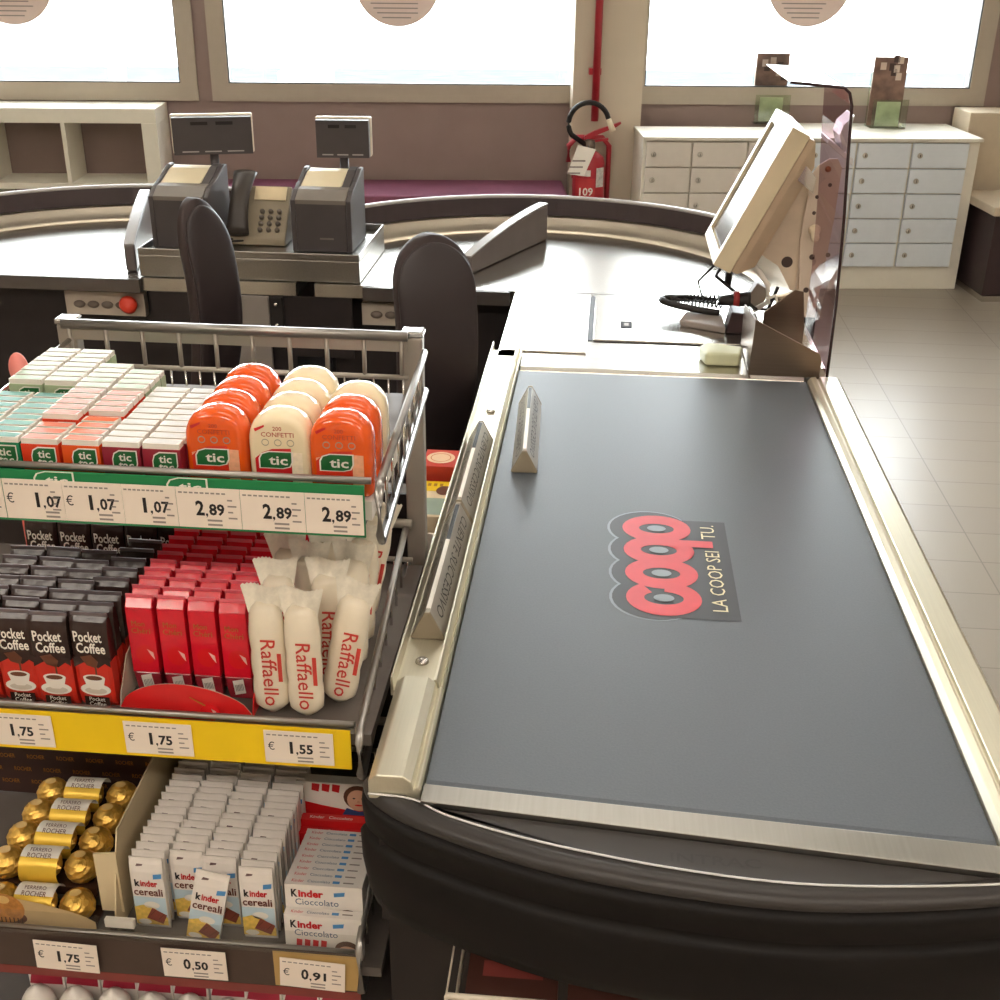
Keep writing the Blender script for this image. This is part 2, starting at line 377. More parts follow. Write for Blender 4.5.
# fire pipe and extinguisher
FR = mt('fire_red', (168, 42, 52), 0.35, var=0.04)
p = MB(BM_); p.tube([(0.692, 6.262, HC - 0.002), (0.692, 6.262, 0.78)], 0.019, FR, 12)
for z in (1.0, 2.0, 2.9): p.box(0.655, 0.715, 6.262, 6.298, z, z + 0.03, FR)
tag(p.build('fire_pipe', origin=BM_ @ Vector((0.685, 6.28, 0.78))), 'red vertical pipe on the beige pillar above the extinguisher', 'pipe')
t = thing('fire_extinguisher', 'red fire extinguisher with black hose on the beige pillar', 'extinguisher', BM_ @ Vector((0.665, 6.18, 0.2)), BACK)
b = MB(); b.lathe([(0.0, 0), (0.075, 0.0), (0.082, 0.02), (0.082, 0.37), (0.072, 0.415), (0.045, 0.44), (0.025, 0.45), (0.025, 0.46), (0, 0.46)], FR, 24); b.build('cylinder', t)
M = front(0, -0.0835, 0)
b = MB()
pts = [(0.0835 * math.sin(a), -0.0835 * math.cos(a)) for a in [-1.0 + 0.1 * i for i in range(14)]]
b.add([(x, y, 0.08) for x, y in pts] + [(x, y, 0.325) for x, y in pts], [(i, i + 1, i + 15, i + 14) for i in range(13)], mt('extinguisher_label_red', (190, 56, 60), 0.4), True)
pts2 = [(0.084 * math.sin(a), -0.084 * math.cos(a)) for a in [-0.9 + 0.1 * i for i in range(10)]]
b.add([(x, y, 0.335) for x, y in pts2] + [(x, y, 0.365) for x, y in pts2], [(i, i + 1, i + 11, i + 10) for i in range(9)], WHITE, True)
b.text('109', 0.04, front(-0.02, -0.0875, 0.26), WHITE, bold=0.02); b.text('EXO', 0.028, front(-0.02, -0.0875, 0.13), RED)
pts3 = [(0.0845 * math.sin(a), -0.0845 * math.cos(a)) for a in [0.35 + 0.1 * i for i in range(7)]]
b.add([(x, y, 0.28) for x, y in pts3] + [(x, y, 0.375) for x, y in pts3], [(i, i + 1, i + 8, i + 7) for i in range(6)], mt('grey_label', (200, 196, 190), 0.5, var=0.2, scale=60), True)
b.build('label', t)
b = MB(); b.lathe([(0.026, 0.45), (0.026, 0.5), (0.0, 0.502)], mt('valve_brass', (120, 106, 96), 0.4, 0.8), 14); b.build('valve', t)
b = MB(); b.prism([(-0.03, 0.5), (0.13, 0.565), (0.15, 0.58), (0.148, 0.588), (0.02, 0.545), (-0.03, 0.52)], -0.012, 0.012, FR, 'y'); b.prism([(-0.01, 0.485), (0.09, 0.5), (0.09, 0.51), (-0.01, 0.498)], -0.012, 0.012, FR, 'y'); b.build('lever', t)
b = MB(); b.tube([(-0.02, 0, 0.475)] + [(-0.012 + 0.1 * math.cos(a), -0.01, 0.58 + 0.1 * math.sin(a)) for a in [PI * 1.18 - i * PI * 1.1 / 16 for i in range(17)]], 0.013, BLACK, 10); ho = b.build('hose', t)
b = MB(); b.tube([(0.087, -0.01, 0.6), (0.11, -0.01, 0.545)], [0.013, 0.017], mt('pale_nozzle', (220, 206, 180), 0.4), 10); b.build('nozzle', ho)
b = MB(); b.prism([(-0.07, 0.49), (0.02, 0.47), (-0.035, 0.34), (-0.12, 0.35)], -0.1, -0.098, WHITE, 'y'); M = front(-0.05, -0.1005, 0.41)
for i in range(3): b.rect(-0.045 - 0.012 * i, 0.02 - 0.012 * i, -0.03 * i + 0.0, -0.03 * i + 0.008, M, INKG)
b.tube([(-0.02, -0.098, 0.475), (-0.01, -0.03, 0.478)], 0.002, INK, 5); b.build('tag', t)
b = MB(); b.tube([(-0.1, 0.075, 0.38), (-0.1, 0.075, 0.46), (-0.06, 0.075, 0.5), (0.07, 0.075, 0.5), (0.105, 0.075, 0.46), (0.105, 0.075, 0.02)], 0.014, FR, 8); b.box(-0.08, 0.08, 0.065, 0.09, 0.3, 0.34, FR); b.build('bracket', t)
# ================================================================== PACKING COUNTERS
TOPZ = 0.9
def arc(cx, cy, r, a0, a1, n): return [(cx + r * math.cos(a0 + (a1 - a0) * i / n), cy + r * math.sin(a0 + (a1 - a0) * i / n)) for i in range(n + 1)]
def packing_counter(cx, a0, a1, xl, xr, label):
    cy, R, N = 2.72, 0.64, 48
    t = thing('packing_counter', label, 'counter', (cx, cy, 0))
    def L(p): return (p[0] - cx, p[1] - cy)
    A = arc(cx, cy, R, a0, a1, N)
    b = MB(); b.prism([L(p) for p in arc(cx, cy, R - 0.002, a0, a1, N)] + [L((xl, 2.684)), L((xr, 2.684))], TOPZ - 0.03, TOPZ, STEEL); b.build('worktop', t)
    b = MB(); b.prism([L(p) for p in arc(cx, cy, R - 0.03, a0, a1, N)] + [L((xl + 0.03, 2.74)), L((xr - 0.03, 2.74))], 0.0, TOPZ - 0.031, DARK); b.build('cabinet', t)
    # dark curved rim standing round the outside
    rings = []
    for i in range(N + 1):
        a = a0 + (a1 - a0) * i / N; c, s = math.cos(a), math.sin(a)
        rings.append([(c * r, s * r, z) for r, z in ((R, 0.5), (R + 0.022, 0.5), (R + 0.022, 0.976), (R, 0.976))])
    b = MB(); b.loft(rings, RIM, True, False); ro = b.build('rim', t)
    rings = []
    for i in range(N + 1):
        a = a0 + (a1 - a0) * i / N; c, s = math.cos(a), math.sin(a)
        rings.append([(c * r, s * r, z) for r, z in ((R - 0.002, 0.9765), (R + 0.024, 0.9765), (R + 0.022, 0.982), (R + 0.011, 0.984), (R, 0.982))])
    b = MB(); b.loft(rings, RIMTOP, True, True); b.build('rim_edge', ro)
    # coved steel skirt inside the rim
    rings = []
    for i in range(N + 1):
        a = a0 + (a1 - a0) * i / N; c, s = math.cos(a), math.sin(a)
        rings.append([(c * r, s * r, z) for r, z in ((R - 0.003, 0.9005), (R - 0.003, 0.93), (R - 0.012, 0.926), (R - 0.03, 0.914), (R - 0.06, 0.905), (R - 0.09, 0.9012), (R - 0.09, 0.9005))])
    b = MB(); b.loft(rings, mt('warm_steel', (196, 184, 166), 0.34, 1.0, 0.04, 10), True, True); b.build('coved_skirt', t)
    return t
ctl = packing_counter(-1.2, math.radians(40), math.radians(183), -1.84, -0.71, 'left packing counter with curved dark rim and steel top')
ctr = packing_counter(-0.175, math.radians(-3), math.radians(140), -0.665, 0.46, 'packing counter with curved dark rim at the far end of the belt')
# front edge strips and dark fronts with control panels
PANM = mt('pale_control_panel', (196, 184, 170), 0.45, var=0.04)
def control_panel(parent, x0, x1, z0, z1, ox, knob, y=2.718):
    oy = 2.72
    b = MB(); b.box(x0 - ox, x1 - ox, y - oy - 0.004, y - oy + 0.018, z0, z1, PANM); po = b.build('control_panel', parent)
    n = 4 if knob else 2
    for i in range(n):
        k = MB(); cx = x0 - ox + 0.035 + i * 0.0345
        k.lathe([(0.0145, 0), (0.0145, 0.003), (0.01, 0.006), (0, 0.006)], mt('grey_button', (120, 108, 98), 0.4), 16, sy=0.62, T=Matrix.Translation((cx, y - oy - 0.004, z0 + 0.026)) @ Matrix.Rotation(PI / 2, 4, 'X')); k.build('button', po)
    if knob:
        k = MB(); k.lathe([(0.012, 0), (0.012, 0.012), (0.02, 0.014), (0.022, 0.024), (0.016, 0.032), (0, 0.034)], mt('red_knob', (226, 66, 44), 0.35), 18, T=Matrix.Translation((x1 - ox - 0.032, y - oy - 0.004, z0 + 0.034)) @ Matrix.Rotation(PI / 2, 4, 'X')); k.build('emergency_knob', po)
control_panel(ctl, -1.286, -1.09, 0.797, 0.853, -1.2, True)
control_panel(ctr, -0.562, -0.478, 0.797, 0.85, -0.175, False)
for par, ox, x0, x1 in ((ctl, -1.2, -1.84, -1.07), (ctr, -0.175, -0.56, -0.2)):
    b = MB(); b.box(x0 - ox + 0.01, x1 - ox - 0.01, -0.05, -0.0365, 0.868, 0.8995, mt('dark_steel_edge', (110, 104, 100), 0.4, 0.8)); b.build('front_edge', par)

# separators on the packing counters
SEP = mt('grey_separator_board', (104, 96, 94), 0.4, var=0.05)
def separator(p0, p1, h0, h1, label):
    d = Vector((p1[0] - p0[0], p1[1] - p0[1], 0)); Ln = d.length; ang = math.atan2(d.y, d.x)
    t = thing('packing_separator', label, 'separator', (p0[0], p0[1], TOPZ + 0.0012), ang, 'packing separators')
    N = 14; prof = [(0, 0), (Ln, 0)] + [(Ln * (1 - i / N), h1 + (h0 - h1) * ((i / N) ** 1.7)) for i in range(N + 1)]
    b = MB(); b.prism(prof, -0.013, 0.013, SEP, 'y'); b.build('board', t, 0.004)
    b = MB(); top = [(Ln * (1 - i / N), h1 + (h0 - h1) * ((i / N) ** 1.7)) for i in range(N + 1)]
    b.prism([(x, z + 0.0005) for x, z in top] + [(x, z + 0.004) for x, z in top[::-1]], -0.0125, 0.0125, RIMTOP, 'y'); b.build('top_edge', t)
separator((-0.325, 2.815), (-0.163, 3.2), 0.04, 0.092, 'grey separator board rising across the right packing counter')
separator((-1.12, 2.735), (-1.215, 3.12), 0.062, 0.112, 'grey separator board on the left packing counter beside the till')

# ================================================================== TILL ISLAND
tx, ty = -0.81, 2.82
t = thing('till_console', 'steel tray console between the two packing counters carrying both receipt printers', 'counter', (tx, ty, 0))
GREYP = mt('grey_panel', (146, 138, 132), 0.45, var=0.03)
b = MB(); x0, x1, y0, y1 = -0.274, 0.25, -0.125, 0.2
b.box(x0, x1, y0, y1, 0.9015, 0.952, STEEL2)
for (a, c, d, e) in ((x0, x1, y0, y0 + 0.004), (x0, x1, y1 - 0.004, y1), (x0, x0 + 0.004, y0 + 0.004, y1 - 0.004), (x1 - 0.004, x1, y0 + 0.004, y1 - 0.004)): b.box(a, c, d, e, 0.952, 0.968, STEEL2)
b.build('steel_tray', t, 0.0015)
b = MB(); b.box(x0 + 0.02, x1 - 0.02, -0.131, -0.128, 0.72, 0.867, DARK); b.box(x0 + 0.05, 0.09, -0.125, -0.09, 0.0, 0.868, DARK); b.build('carcass', t)
b = MB(); b.box(-0.05, 0.034, -0.142, -0.132, 0.62, 0.867, GREYP); po = b.build('door_panel', t, 0.002)
b = MB(); b.box(0.036, 0.068, -0.144, -0.132, 0.74, 0.867, BLACK)
for z in (0.85, 0.8, 0.755): b.lathe([(0.005, 0), (0.004, 0.003), (0, 0.003)], CHROME, 10, T=Matrix.Translation((0.052, -0.1445, z)) @ Matrix.Rotation(PI / 2, 4, 'X'))
b.build('hinge', po, 0.003)

PR = mt('charcoal_printer', (74, 68, 68), 0.45, var=0.05)
PRT = mt('grey_printer_top', (120, 112, 104), 0.4, var=0.05)
def printer(x, y, rz, disp, label, dlabel):
    t = thing('receipt_printer', label, 'printer', (x, y, 0.9535), rz, 'receipt printers')
    w = 0.072
    body = [(-0.085, 0), (0.085, 0), (0.085, 0.14), (-0.03, 0.14), (-0.085, 0.12)]
    b = MB(); b.prism([(p[0], p[1]) for p in body], -w + 0.012, w - 0.012, PR, 'x')
    side = [(-0.085, 0), (0.085, 0), (0.085, 0.17), (0.06, 0.17), (0.0, 0.15), (-0.05, 0.139), (-0.085, 0.12)]
    b.build('body', t, 0.002)
    for s in (-1, 1):
        b = MB(); b.prism(side, s * (w - 0.0005) - (0.011 if s > 0 else 0), s * (w - 0.0005) + (0 if s > 0 else 0.011), PR, 'x'); b.build('side_cheek', t, 0.002)
    b = MB(); b.prism([(-0.0855, 0.112), (-0.0855, 0.1215), (-0.05, 0.1395), (-0.03, 0.1425), (-0.03, 0.136)], -w + 0.0125, w - 0.0125, PRT, 'x'); b.build('front_lip', t); b = MB(); b.box(-0.005, 0.028, -0.0858, -0.0852, 0.03, 0.034, PRT); b.build('maker_plate', t)
    b = MB(); b.prism([(-0.028, 0.1415), (0.05, 0.164), (0.082, 0.166), (0.082, 0.1415)], -w + 0.0125, w - 0.034, CREAM, 'x'); b.prism([(-0.028, 0.1415), (0.05, 0.168), (0.082, 0.171), (0.082, 0.1415)], w - 0.033, w - 0.0125, PR, 'x'); b.build('paper_cover', t, 0.002)
    # customer display on its pole
    dx, dy, dz, drz, dw = disp
    d = thing('customer_display', dlabel, 'display', (dx, dy, 0.9535), drz, 'customer displays')
    b = MB(); b.tube([(0, 0, 0.0), (0, 0, dz - 0.952)], 0.011, PR, 10); b.lathe([(0.03, 0), (0.03, 0.005), (0.012, 0.012), (0, 0.012)], PR, 16); b.build('pole', d)
    z0 = dz - 0.9535
    b = MB(); b.box(-dw, dw, -0.018, 0.014, z0, z0 + 0.088, PR)
    for i in range(3): b.box(dw * (-0.79 + i * 0.57), dw * (-0.37 + i * 0.57), -0.0186, -0.0181, z0 + 0.006, z0 + 0.009, RIMTOP)
    for i in range(2): b.box(dw * (-0.53 + i * 0.63), dw * (-0.1 + i * 0.63), -0.0188, -0.0181, z0 + 0.07, z0 + 0.078, BLACK)
    b.build('casing', d, 0.003)
    b = MB(); b.box(-dw - 0.004, dw + 0.004, 0.0145, 0.034, z0 - 0.002, z0 + 0.092, mt('cream_casing', (226, 216, 196), 0.4)); b.build('rear_casing', d, 0.004)
printer(-1.0, 2.85, 0.0, (-0.972, 2.978, 1.14, 0.3, 0.095), 'charcoal receipt printer beside the left packing counter', 'charcoal customer display on a pole over the left receipt printer')
printer(-0.662, 2.855, 0.0, (-0.646, 2.979, 1.14, 0.1, 0.064), 'charcoal receipt printer right of the desk telephone', 'charcoal customer display on a pole over the right receipt printer')

# telephone
PHB = mt('taupe_phone', (150, 138, 118), 0.45, var=0.03)
t = thing('desk_telephone', 'taupe push button telephone between the two receipt printers', 'telephone', (-0.835, 2.865, 0.9532), 0.0)
Mx = Matrix.Rotation(math.radians(52), 4, 'X')
b = MB(); b.prism([(-0.05, 0), (0.075, 0), (0.075, 0.1), (0.045, 0.125), (-0.05, 0.016)], -0.078, 0.072, PHB, 'x'); b.build('base', t, 0.004)
FM = frame((0.026, -0.003, 0.0724), (1, 0, 0), (0.0, 0.657, 0.754))
b = MB(); b.box(-0.042, 0.036, 0.03, 0.066, 0.0, 0.003, mt('phone_screen', (224, 206, 170), 0.3), T=FM); b.build('screen', t)
for i in range(4):
    for j in range(3):
        k = MB(); k.lathe([(0.0065, 0), (0.0055, 0.005), (0, 0.0055)], mt('phone_key', (96, 86, 76), 0.4), 10, T=FM @ Matrix.Translation((-0.018 + j * 0.021, -0.05 + i * 0.0165, 0))); k.build('key', t)
b = MB()
rings = []
for i in range(13):
    s = i / 12; y = -0.085 + 0.165 * s; bul = 0.004 + 0.016 * math.sin(PI * s); wd = 0.0235 + 0.006 * abs(2 * s - 1) ** 2
    rings.append([(wd * math.cos(a), y, 0.013 + bul + 0.014 * math.sin(a)) for a in (2 * PI * k / 14 for k in range(14))])
b.loft(rings, mt('dark_handset', (56, 50, 46), 0.35), T=FM @ Matrix.Translation((-0.066, 0.012, 0.004))); b.build('handset', t)
b = MB(); b.tube([FM @ Vector((-0.08 + 0.004 * math.cos(i * 1.3), -0.085 - 0.0012 * i, 0.016 + 0.003 * math.sin(i * 1.3))) for i in range(6)] + [(-0.03, -0.055, 0.012)], 0.0025, BLACK, 6); b.build('cord', t)

# ================================================================== CHAIRS
CH = mt('black_chair_fabric', (56, 44, 43), 0.6, var=0.12, scale=120, bump=0.15)
SH = mt('chair_shell', (52, 44, 45), 0.38, var=0.05)
def chair(x, y, rz, W, zt, zb, label):
    t = thing('office_chair', label, 'chair', (x, y, 0), rz, 'cashier chairs')
    def pad(w0, th, y0, z0, z1, m, name):
        rings = []
        for i in range(31):
            s = 1 - (1 - i / 30) ** 2.2; z = z0 + (z1 - z0) * s
            k = (1 - min(1, max(0, (s - 0.82) / 0.18)) ** 2.2) ** 0.5 if s > 0.82 else 1.0
            k *= 0.86 + 0.14 * min(1, s / 0.5); k = max(k, 0.06)
            hw = w0 / 2 * k; tt = th * (0.55 + 0.45 * min(1, 8 * s, 5 * (1 - s) + 0.1)); cy = y0 - 0.055 * math.sin(PI * (s - 0.12))
            ring = []
            for q in range(22):
                a = 2 * PI * q / 22; ca, sa = math.cos(a), math.sin(a)
                ring.append((hw * math.copysign(abs(ca) ** 0.55, ca), cy + tt / 2 * math.copysign(abs(sa) ** 0.7, sa), z))
            rings.append(ring)
        b = MB(); b.loft(rings, m); b.build(name, t)
    pad(W, 0.045, 0.0, zb, zt, CH, 'backrest')
    pad(W * 0.97, 0.02, -0.017, zb + 0.02, zt - 0.012, SH, 'back_shell')
    b = MB(); b.tube([(0, -0.005, zb + 0.05), (0, 0.0, zb - 0.14), (0, 0.07, zb - 0.2), (0, 0.14, zb - 0.2)], 0.016, BLACK, 8); b.build('back_bracket', t)
    rings = []; zs = zb - 0.185
    for s, z in ((0.82, 0), (0.98, 0.012), (1.0, 0.035), (0.93, 0.056), (0.7, 0.064)):
        rings.append([(0.17 * s * math.copysign(abs(math.cos(a)) ** 0.6, math.cos(a)), 0.22 + 0.18 * s * math.copysign(abs(math.sin(a)) ** 0.6, math.sin(a)), zs + z) for a in (2 * PI * k / 24 for k in range(24))])
    b = MB(); b.loft(rings, CH); b.build('seat', t)
    b = MB(); b.lathe([(0.03, 0.1), (0.03, 0.3), (0.018, 0.31), (0.018, zs), (0.0, zs)], BLACK, 14, (0, 0.2, 0)); b.build('gas_column', t)
    for i in range(5):
        a = 2 * PI * i / 5 + 0.3
        b = MB(); c, s = math.cos(a), math.sin(a)
        b.tube([(0.02 * c, 0.2 + 0.02 * s, 0.115), (0.155 * c, 0.2 + 0.155 * s, 0.065)], [0.022, 0.014], BLACK, 8)
        lo = b.build('leg', t)
        w = MB(); w.lathe([(0.0, -0.014), (0.024, -0.014), (0.026, 0), (0.024, 0.014), (0, 0.014)], BLACK, 14, T=Matrix.Translation((0.16 * c, 0.2 + 0.16 * s, 0.027)) @ Matrix.Rotation(a, 4, 'Z') @ Matrix.Rotation(PI / 2, 4, 'X')); w.build('caster', lo)
chair(-0.318, 2.1, math.radians(30), 0.152, 1.166, 0.66, 'black office chair with its back close to the belt checkout')
chair(-0.825, 2.32, math.radians(62), 0.118, 1.168, 0.62, 'black office chair turned sideways in front of the telephone')

# ================================================================== BELT CHECKOUT
t = thing('belt_checkout', 'supermarket checkout with black conveyor belt and steel deck', 'checkout', (0.11, 1.75, 0))
CK = t
ox, oy = 0.11, 1.75
def bx(b, x0, x1, y0, y1, z0, z1, m): return b.box(x0 - ox, x1 - ox, y0 - oy, y1 - oy, z0, z1, m)
BODY = mt('brown_black_carcass', (34, 28, 27), 0.5, var=0.1)
b = MB(); bx(b, -0.198, 0.43, 0.97, 2.66, 0.0, 0.868, BODY); b.build('carcass', t)
b = MB(); bx(b, -0.198, -0.149, 0.93, 2.24, 0.869, 0.892, STEEL2); bx(b, 0.386, 0.43, 0.93, 2.13, 0.869, 0.892, STEEL2); b.build('side_panel', t)
# belt with the shop logo printed on it
b = MB()
prof = [(0.93, 0.872), (0.921, 0.882), (0.919, 0.89), (0.923, 0.898), (0.93, 0.9), (2.135, 0.9), (2.145, 0.897), (2.149, 0.888), (2.145, 0.876), (2.135, 0.872)]
b.prism([(p[0] - oy, p[1]) for p in prof], -0.147 - ox, 0.384 - ox, RUBBER, 'x')
b.v = [(x, y - (0.034 * (x + 0.147 + ox) / 0.53 if y + oy < 1.0 else 0), z) for x, y, z in b.v]
LM_ = frame((0 - ox, 0 - oy, 0.90045), (0, 1, 0), (-1, 0, 0))          # lettering runs away from the camera along the belt
def lm(h): return frame((0 - ox, 0 - oy, 0.9 + h), (0, 1, 0), (-1, 0, 0))
LG_D = mt('logo_shadow_grey', (52, 54, 58), 0.45); LG_L = mt('logo_light_rim', (132, 142, 150), 0.45); LG_R = mt('logo_red', (206, 62, 70), 0.45)
yc = [1.308, 1.372, 1.436, 1.5]; xc = [-0.0955, -0.0945, -0.093, -0.0915]
for i, (y_, x_) in enumerate(zip(yc, xc)): b.ell(y_, x_ + 0.0105, 0.0545, 0.0575, lm(0.0002 + 0.00004 * i), LG_L, 30)
for i, (y_, x_) in enumerate(zip(yc, xc)): b.ell(y_, x_ + 0.0095, 0.052, 0.055, lm(0.0005 + 0.00004 * i), LG_D, 30)
b.rect(1.262, 1.53, -0.187, -0.105, lm(0.00046), LG_D)
for i, (y_, x_) in enumerate(zip(yc, xc)):
    if i == 0: b.ring(y_, x_, 0.047, (0.0175, 0.0245), lm(0.0009 + 0.00005 * i), LG_R, sx=0.9, a0=0.62, a1=2 * PI - 0.05)
    else: b.ring(y_, x_, 0.047, (0.017, 0.024), lm(0.0009 + 0.00005 * i), LG_R, sx=0.86)
    b.ell(y_, x_, 0.009, 0.013, lm(0.0013), LG_L, 18)
b.rect(1.449, 1.468, -0.166, -0.1, lm(0.0012), LG_R)
b.text('LA COOP SEI', 0.019, lm(0.0011), mt('logo_cream_letters', (226, 216, 180), 0.45), w=0.158, cx=1.361, cy=-0.1635); b.text('TU.', 0.019, lm(0.0011), mt('logo_cream_letters', (226, 216, 180), 0.45), w=0.042, cx=1.496, cy=-0.1615)
b.build('conveyor_belt', t)
# far steel deck, lid plate and scanner plate
b = MB(); bx(b, -0.197, 0.433, 2.22, 2.68, 0.869, 0.9, STEEL); b.prism([(2.151 - oy, 0.885), (2.156 - oy, 0.896), (2.165 - oy, 0.9), (2.2195 - oy, 0.9), (2.2195 - oy, 0.87), (2.151 - oy, 0.87)], -0.147 - ox, 0.384 - ox, STEEL, 'x'); b.build('steel_deck', t, 0.001)
b = MB(); bx(b, -0.192, -0.0245, 2.25, 2.66, 0.9005, 0.9035, STEEL); lo = b.build('lid_plate', t, 0.001)
b = MB(); bx(b, -0.0125, 0.3, 2.335, 2.572, 0.9005, 0.904, STEEL); so = b.build('scanner_plate', t, 0.001)
b = MB(); bx(b, 0.043, 0.067, 2.418, 2.462, 0.9042, 0.905, mt('scanner_window_dark', (50, 46, 50), 0.6, spec=0.15)); bx(b, 0.05, 0.06, 2.43, 2.45, 0.9051, 0.9053, GREYP); b.build('scanner_window', so)
b = MB(); bx(b, -0.024, -0.013, 2.335, 2.66, 0.9003, 0.9012, BLACK); bx(b, -0.0125, 0.3, 2.573, 2.58, 0.9003, 0.9008, BLACK); bx(b, -0.0125, 0.3, 2.327, 2.334, 0.9003, 0.9008, BLACK); b.build('gap_seal', so)
# left channel rail with capped near end
b = MB()
prof = [(-0.208, 0.893), (-0.149, 0.893), (-0.149, 0.906), (-0.151, 0.91), (-0.153, 0.906), (-0.155, 0.911), (-0.1575, 0.917), (-0.16, 0.917), (-0.1608, 0.9), (-0.2046, 0.9), (-0.2054, 0.917), (-0.208, 0.917)]
b.prism([(p[0] - ox, p[1]) for p in prof], 1.0765 - oy, 2.255 - oy, ALU, 'y'); ro = b.build('channel_rail', t, 0.0008)
b = MB(); prof = [(-0.2, 0.893), (-0.149, 0.893), (-0.149, 0.906), (-0.152, 0.91), (-0.156, 0.907), (-0.158, 0.915), (-0.166, 0.921), (-0.192, 0.921), (-0.2, 0.914)]
b.prism([(p[0] - ox, p[1]) for p in prof], 0.905 - oy, 1.0755 - oy, ALU, 'y'); b.build('rail_cap', t, 0.0015)
for (sx, sy) in ((-0.182, 1.135), (-0.18, 1.92)):
    b = MB(); b.lathe([(0.0, 0), (0.008, 0), (0.007, 0.003), (0.003, 0.004), (0.0, 0.003)], CHROME, 14, (sx - ox, sy - oy, 0.9003)); b.build('screw', ro)
# right rail
b = MB(); prof = [(0.385, 0.893), (0.385, 0.905), (0.39, 0.912), (0.399, 0.914), (0.401, 0.909), (0.404, 0.909), (0.406, 0.914), (0.437, 0.914), (0.443, 0.908), (0.443, 0.87), (0.431, 0.87), (0.431, 0.893)]
b.prism([(p[0] - ox, p[1]) for p in prof], 0.86 - oy, 2.13 - oy, ALU, 'y'); b.build('guard_rail', t, 0.001)
# intake strip, dark plate with raised maker's letters, bumper
b = MB(); b.prism([(-0.148 - ox, 0.893 - oy), (0.384 - ox, 0.848 - oy), (0.384 - ox, 0.885 - oy), (-0.148 - ox, 0.9185 - oy)], 0.893, 0.9045, STEEL2); b.build('intake_strip', t, 0.001)
inner = [(-0.2, 0.9035), (-0.156, 0.8995), (-0.118, 0.879), (-0.032, 0.853), (0.094, 0.83), (0.218, 0.823), (0.373, 0.84), (0.436, 0.862)]
outer = [(-0.212, 0.93), (-0.198, 0.905), (-0.148, 0.872), (-0.03, 0.829), (0.094, 0.808), (0.218, 0.803), (0.373, 0.826), (0.442, 0.856), (0.446, 0.88)]
def smooth(P, n=6):
    out = []
    for i in range(len(P) - 1):
        p0 = P[max(0, i - 1)]; p1 = P[i]; p2 = P[i + 1]; p3 = P[min(len(P) - 1, i + 2)]
        for k in range(n):
            s = k / n
            out.append(tuple(0.5 * (2 * p1[c] + (p2[c] - p0[c]) * s + (2 * p0[c] - 5 * p1[c] + 4 * p2[c] - p3[c]) * s * s + (3 * p1[c] - p0[c] - 3 * p2[c] + p3[c]) * s ** 3) for c in range(2)))
    out.append(P[-1]); return out
I = smooth(inner)
PLATE = mt('dark_intake_plate', (50, 46, 44), 0.4, var=0.04)
b = MB(); b.prism([(p[0] - ox, p[1] - oy) for p in smooth(inner[1:])] + [(0.436 - ox, 0.889 - oy), (0.385 - ox, 0.889 - oy), (0.3845 - ox, 0.847 - oy), (-0.149 - ox, 0.892 - oy)], 0.88, 0.8985, PLATE)
M = frame((0.126 - ox, 0.8455 - oy, 0.8992), (1, -0.02, 0), (0.02, 1, 0)); b.text('INTRAC', 0.012, M, mt('embossed_letters', (42, 38, 36), 0.4), w=0.08, bold=0.01)
b.build('intake_plate', t)
O = smooth(outer)
def bumper_rings(prof, scale=1.0):
    rings = []
    for i, p in enumerate(O):
        a = O[max(0, i - 1)]; c = O[min(len(O) - 1, i + 1)]
        d = Vector((c[0] - a[0], c[1] - a[1])).normalized(); n = Vector((d.y, -d.x))
        rings.append([(p[0] + n.x * o - ox, p[1] + n.y * o - oy, z) for o, z in prof])
    return rings
b = MB(); b.loft(bumper_rings([(-0.021, 0.86), (-0.0015, 0.8865), (0.0005, 0.87), (-0.001, 0.85), (-0.006, 0.842), (0.0, 0.839), (0.003, 0.834), (0.002, 0.8), (-0.002, 0.77), (-0.007, 0.752), (-0.015, 0.744), (-0.03, 0.742)]), BUMP); bo = b.build('bumper', t)
b = MB(); b.loft(bumper_rings([(-0.0225, 0.872), (-0.0215, 0.8995), (-0.013, 0.8995), (-0.006, 0.8965), (-0.002, 0.891), (-0.0012, 0.887), (-0.004, 0.8835)]), PLATE); b.build('bumper_lit_band', bo)  # greyer top band paints the light on the bumper's upper face
b = MB(); b.tube([(p[0] - ox, p[1] - oy, 0.9) for p in I], 0.0012, mt('pale_piping', (206, 204, 200), 0.4), 5); b.build('piping', bo)
b = MB(); bx(b, -0.19, 0.425, 0.9, 0.968, 0.745, 0.875, BODY); b.build('bumper_mount', t)

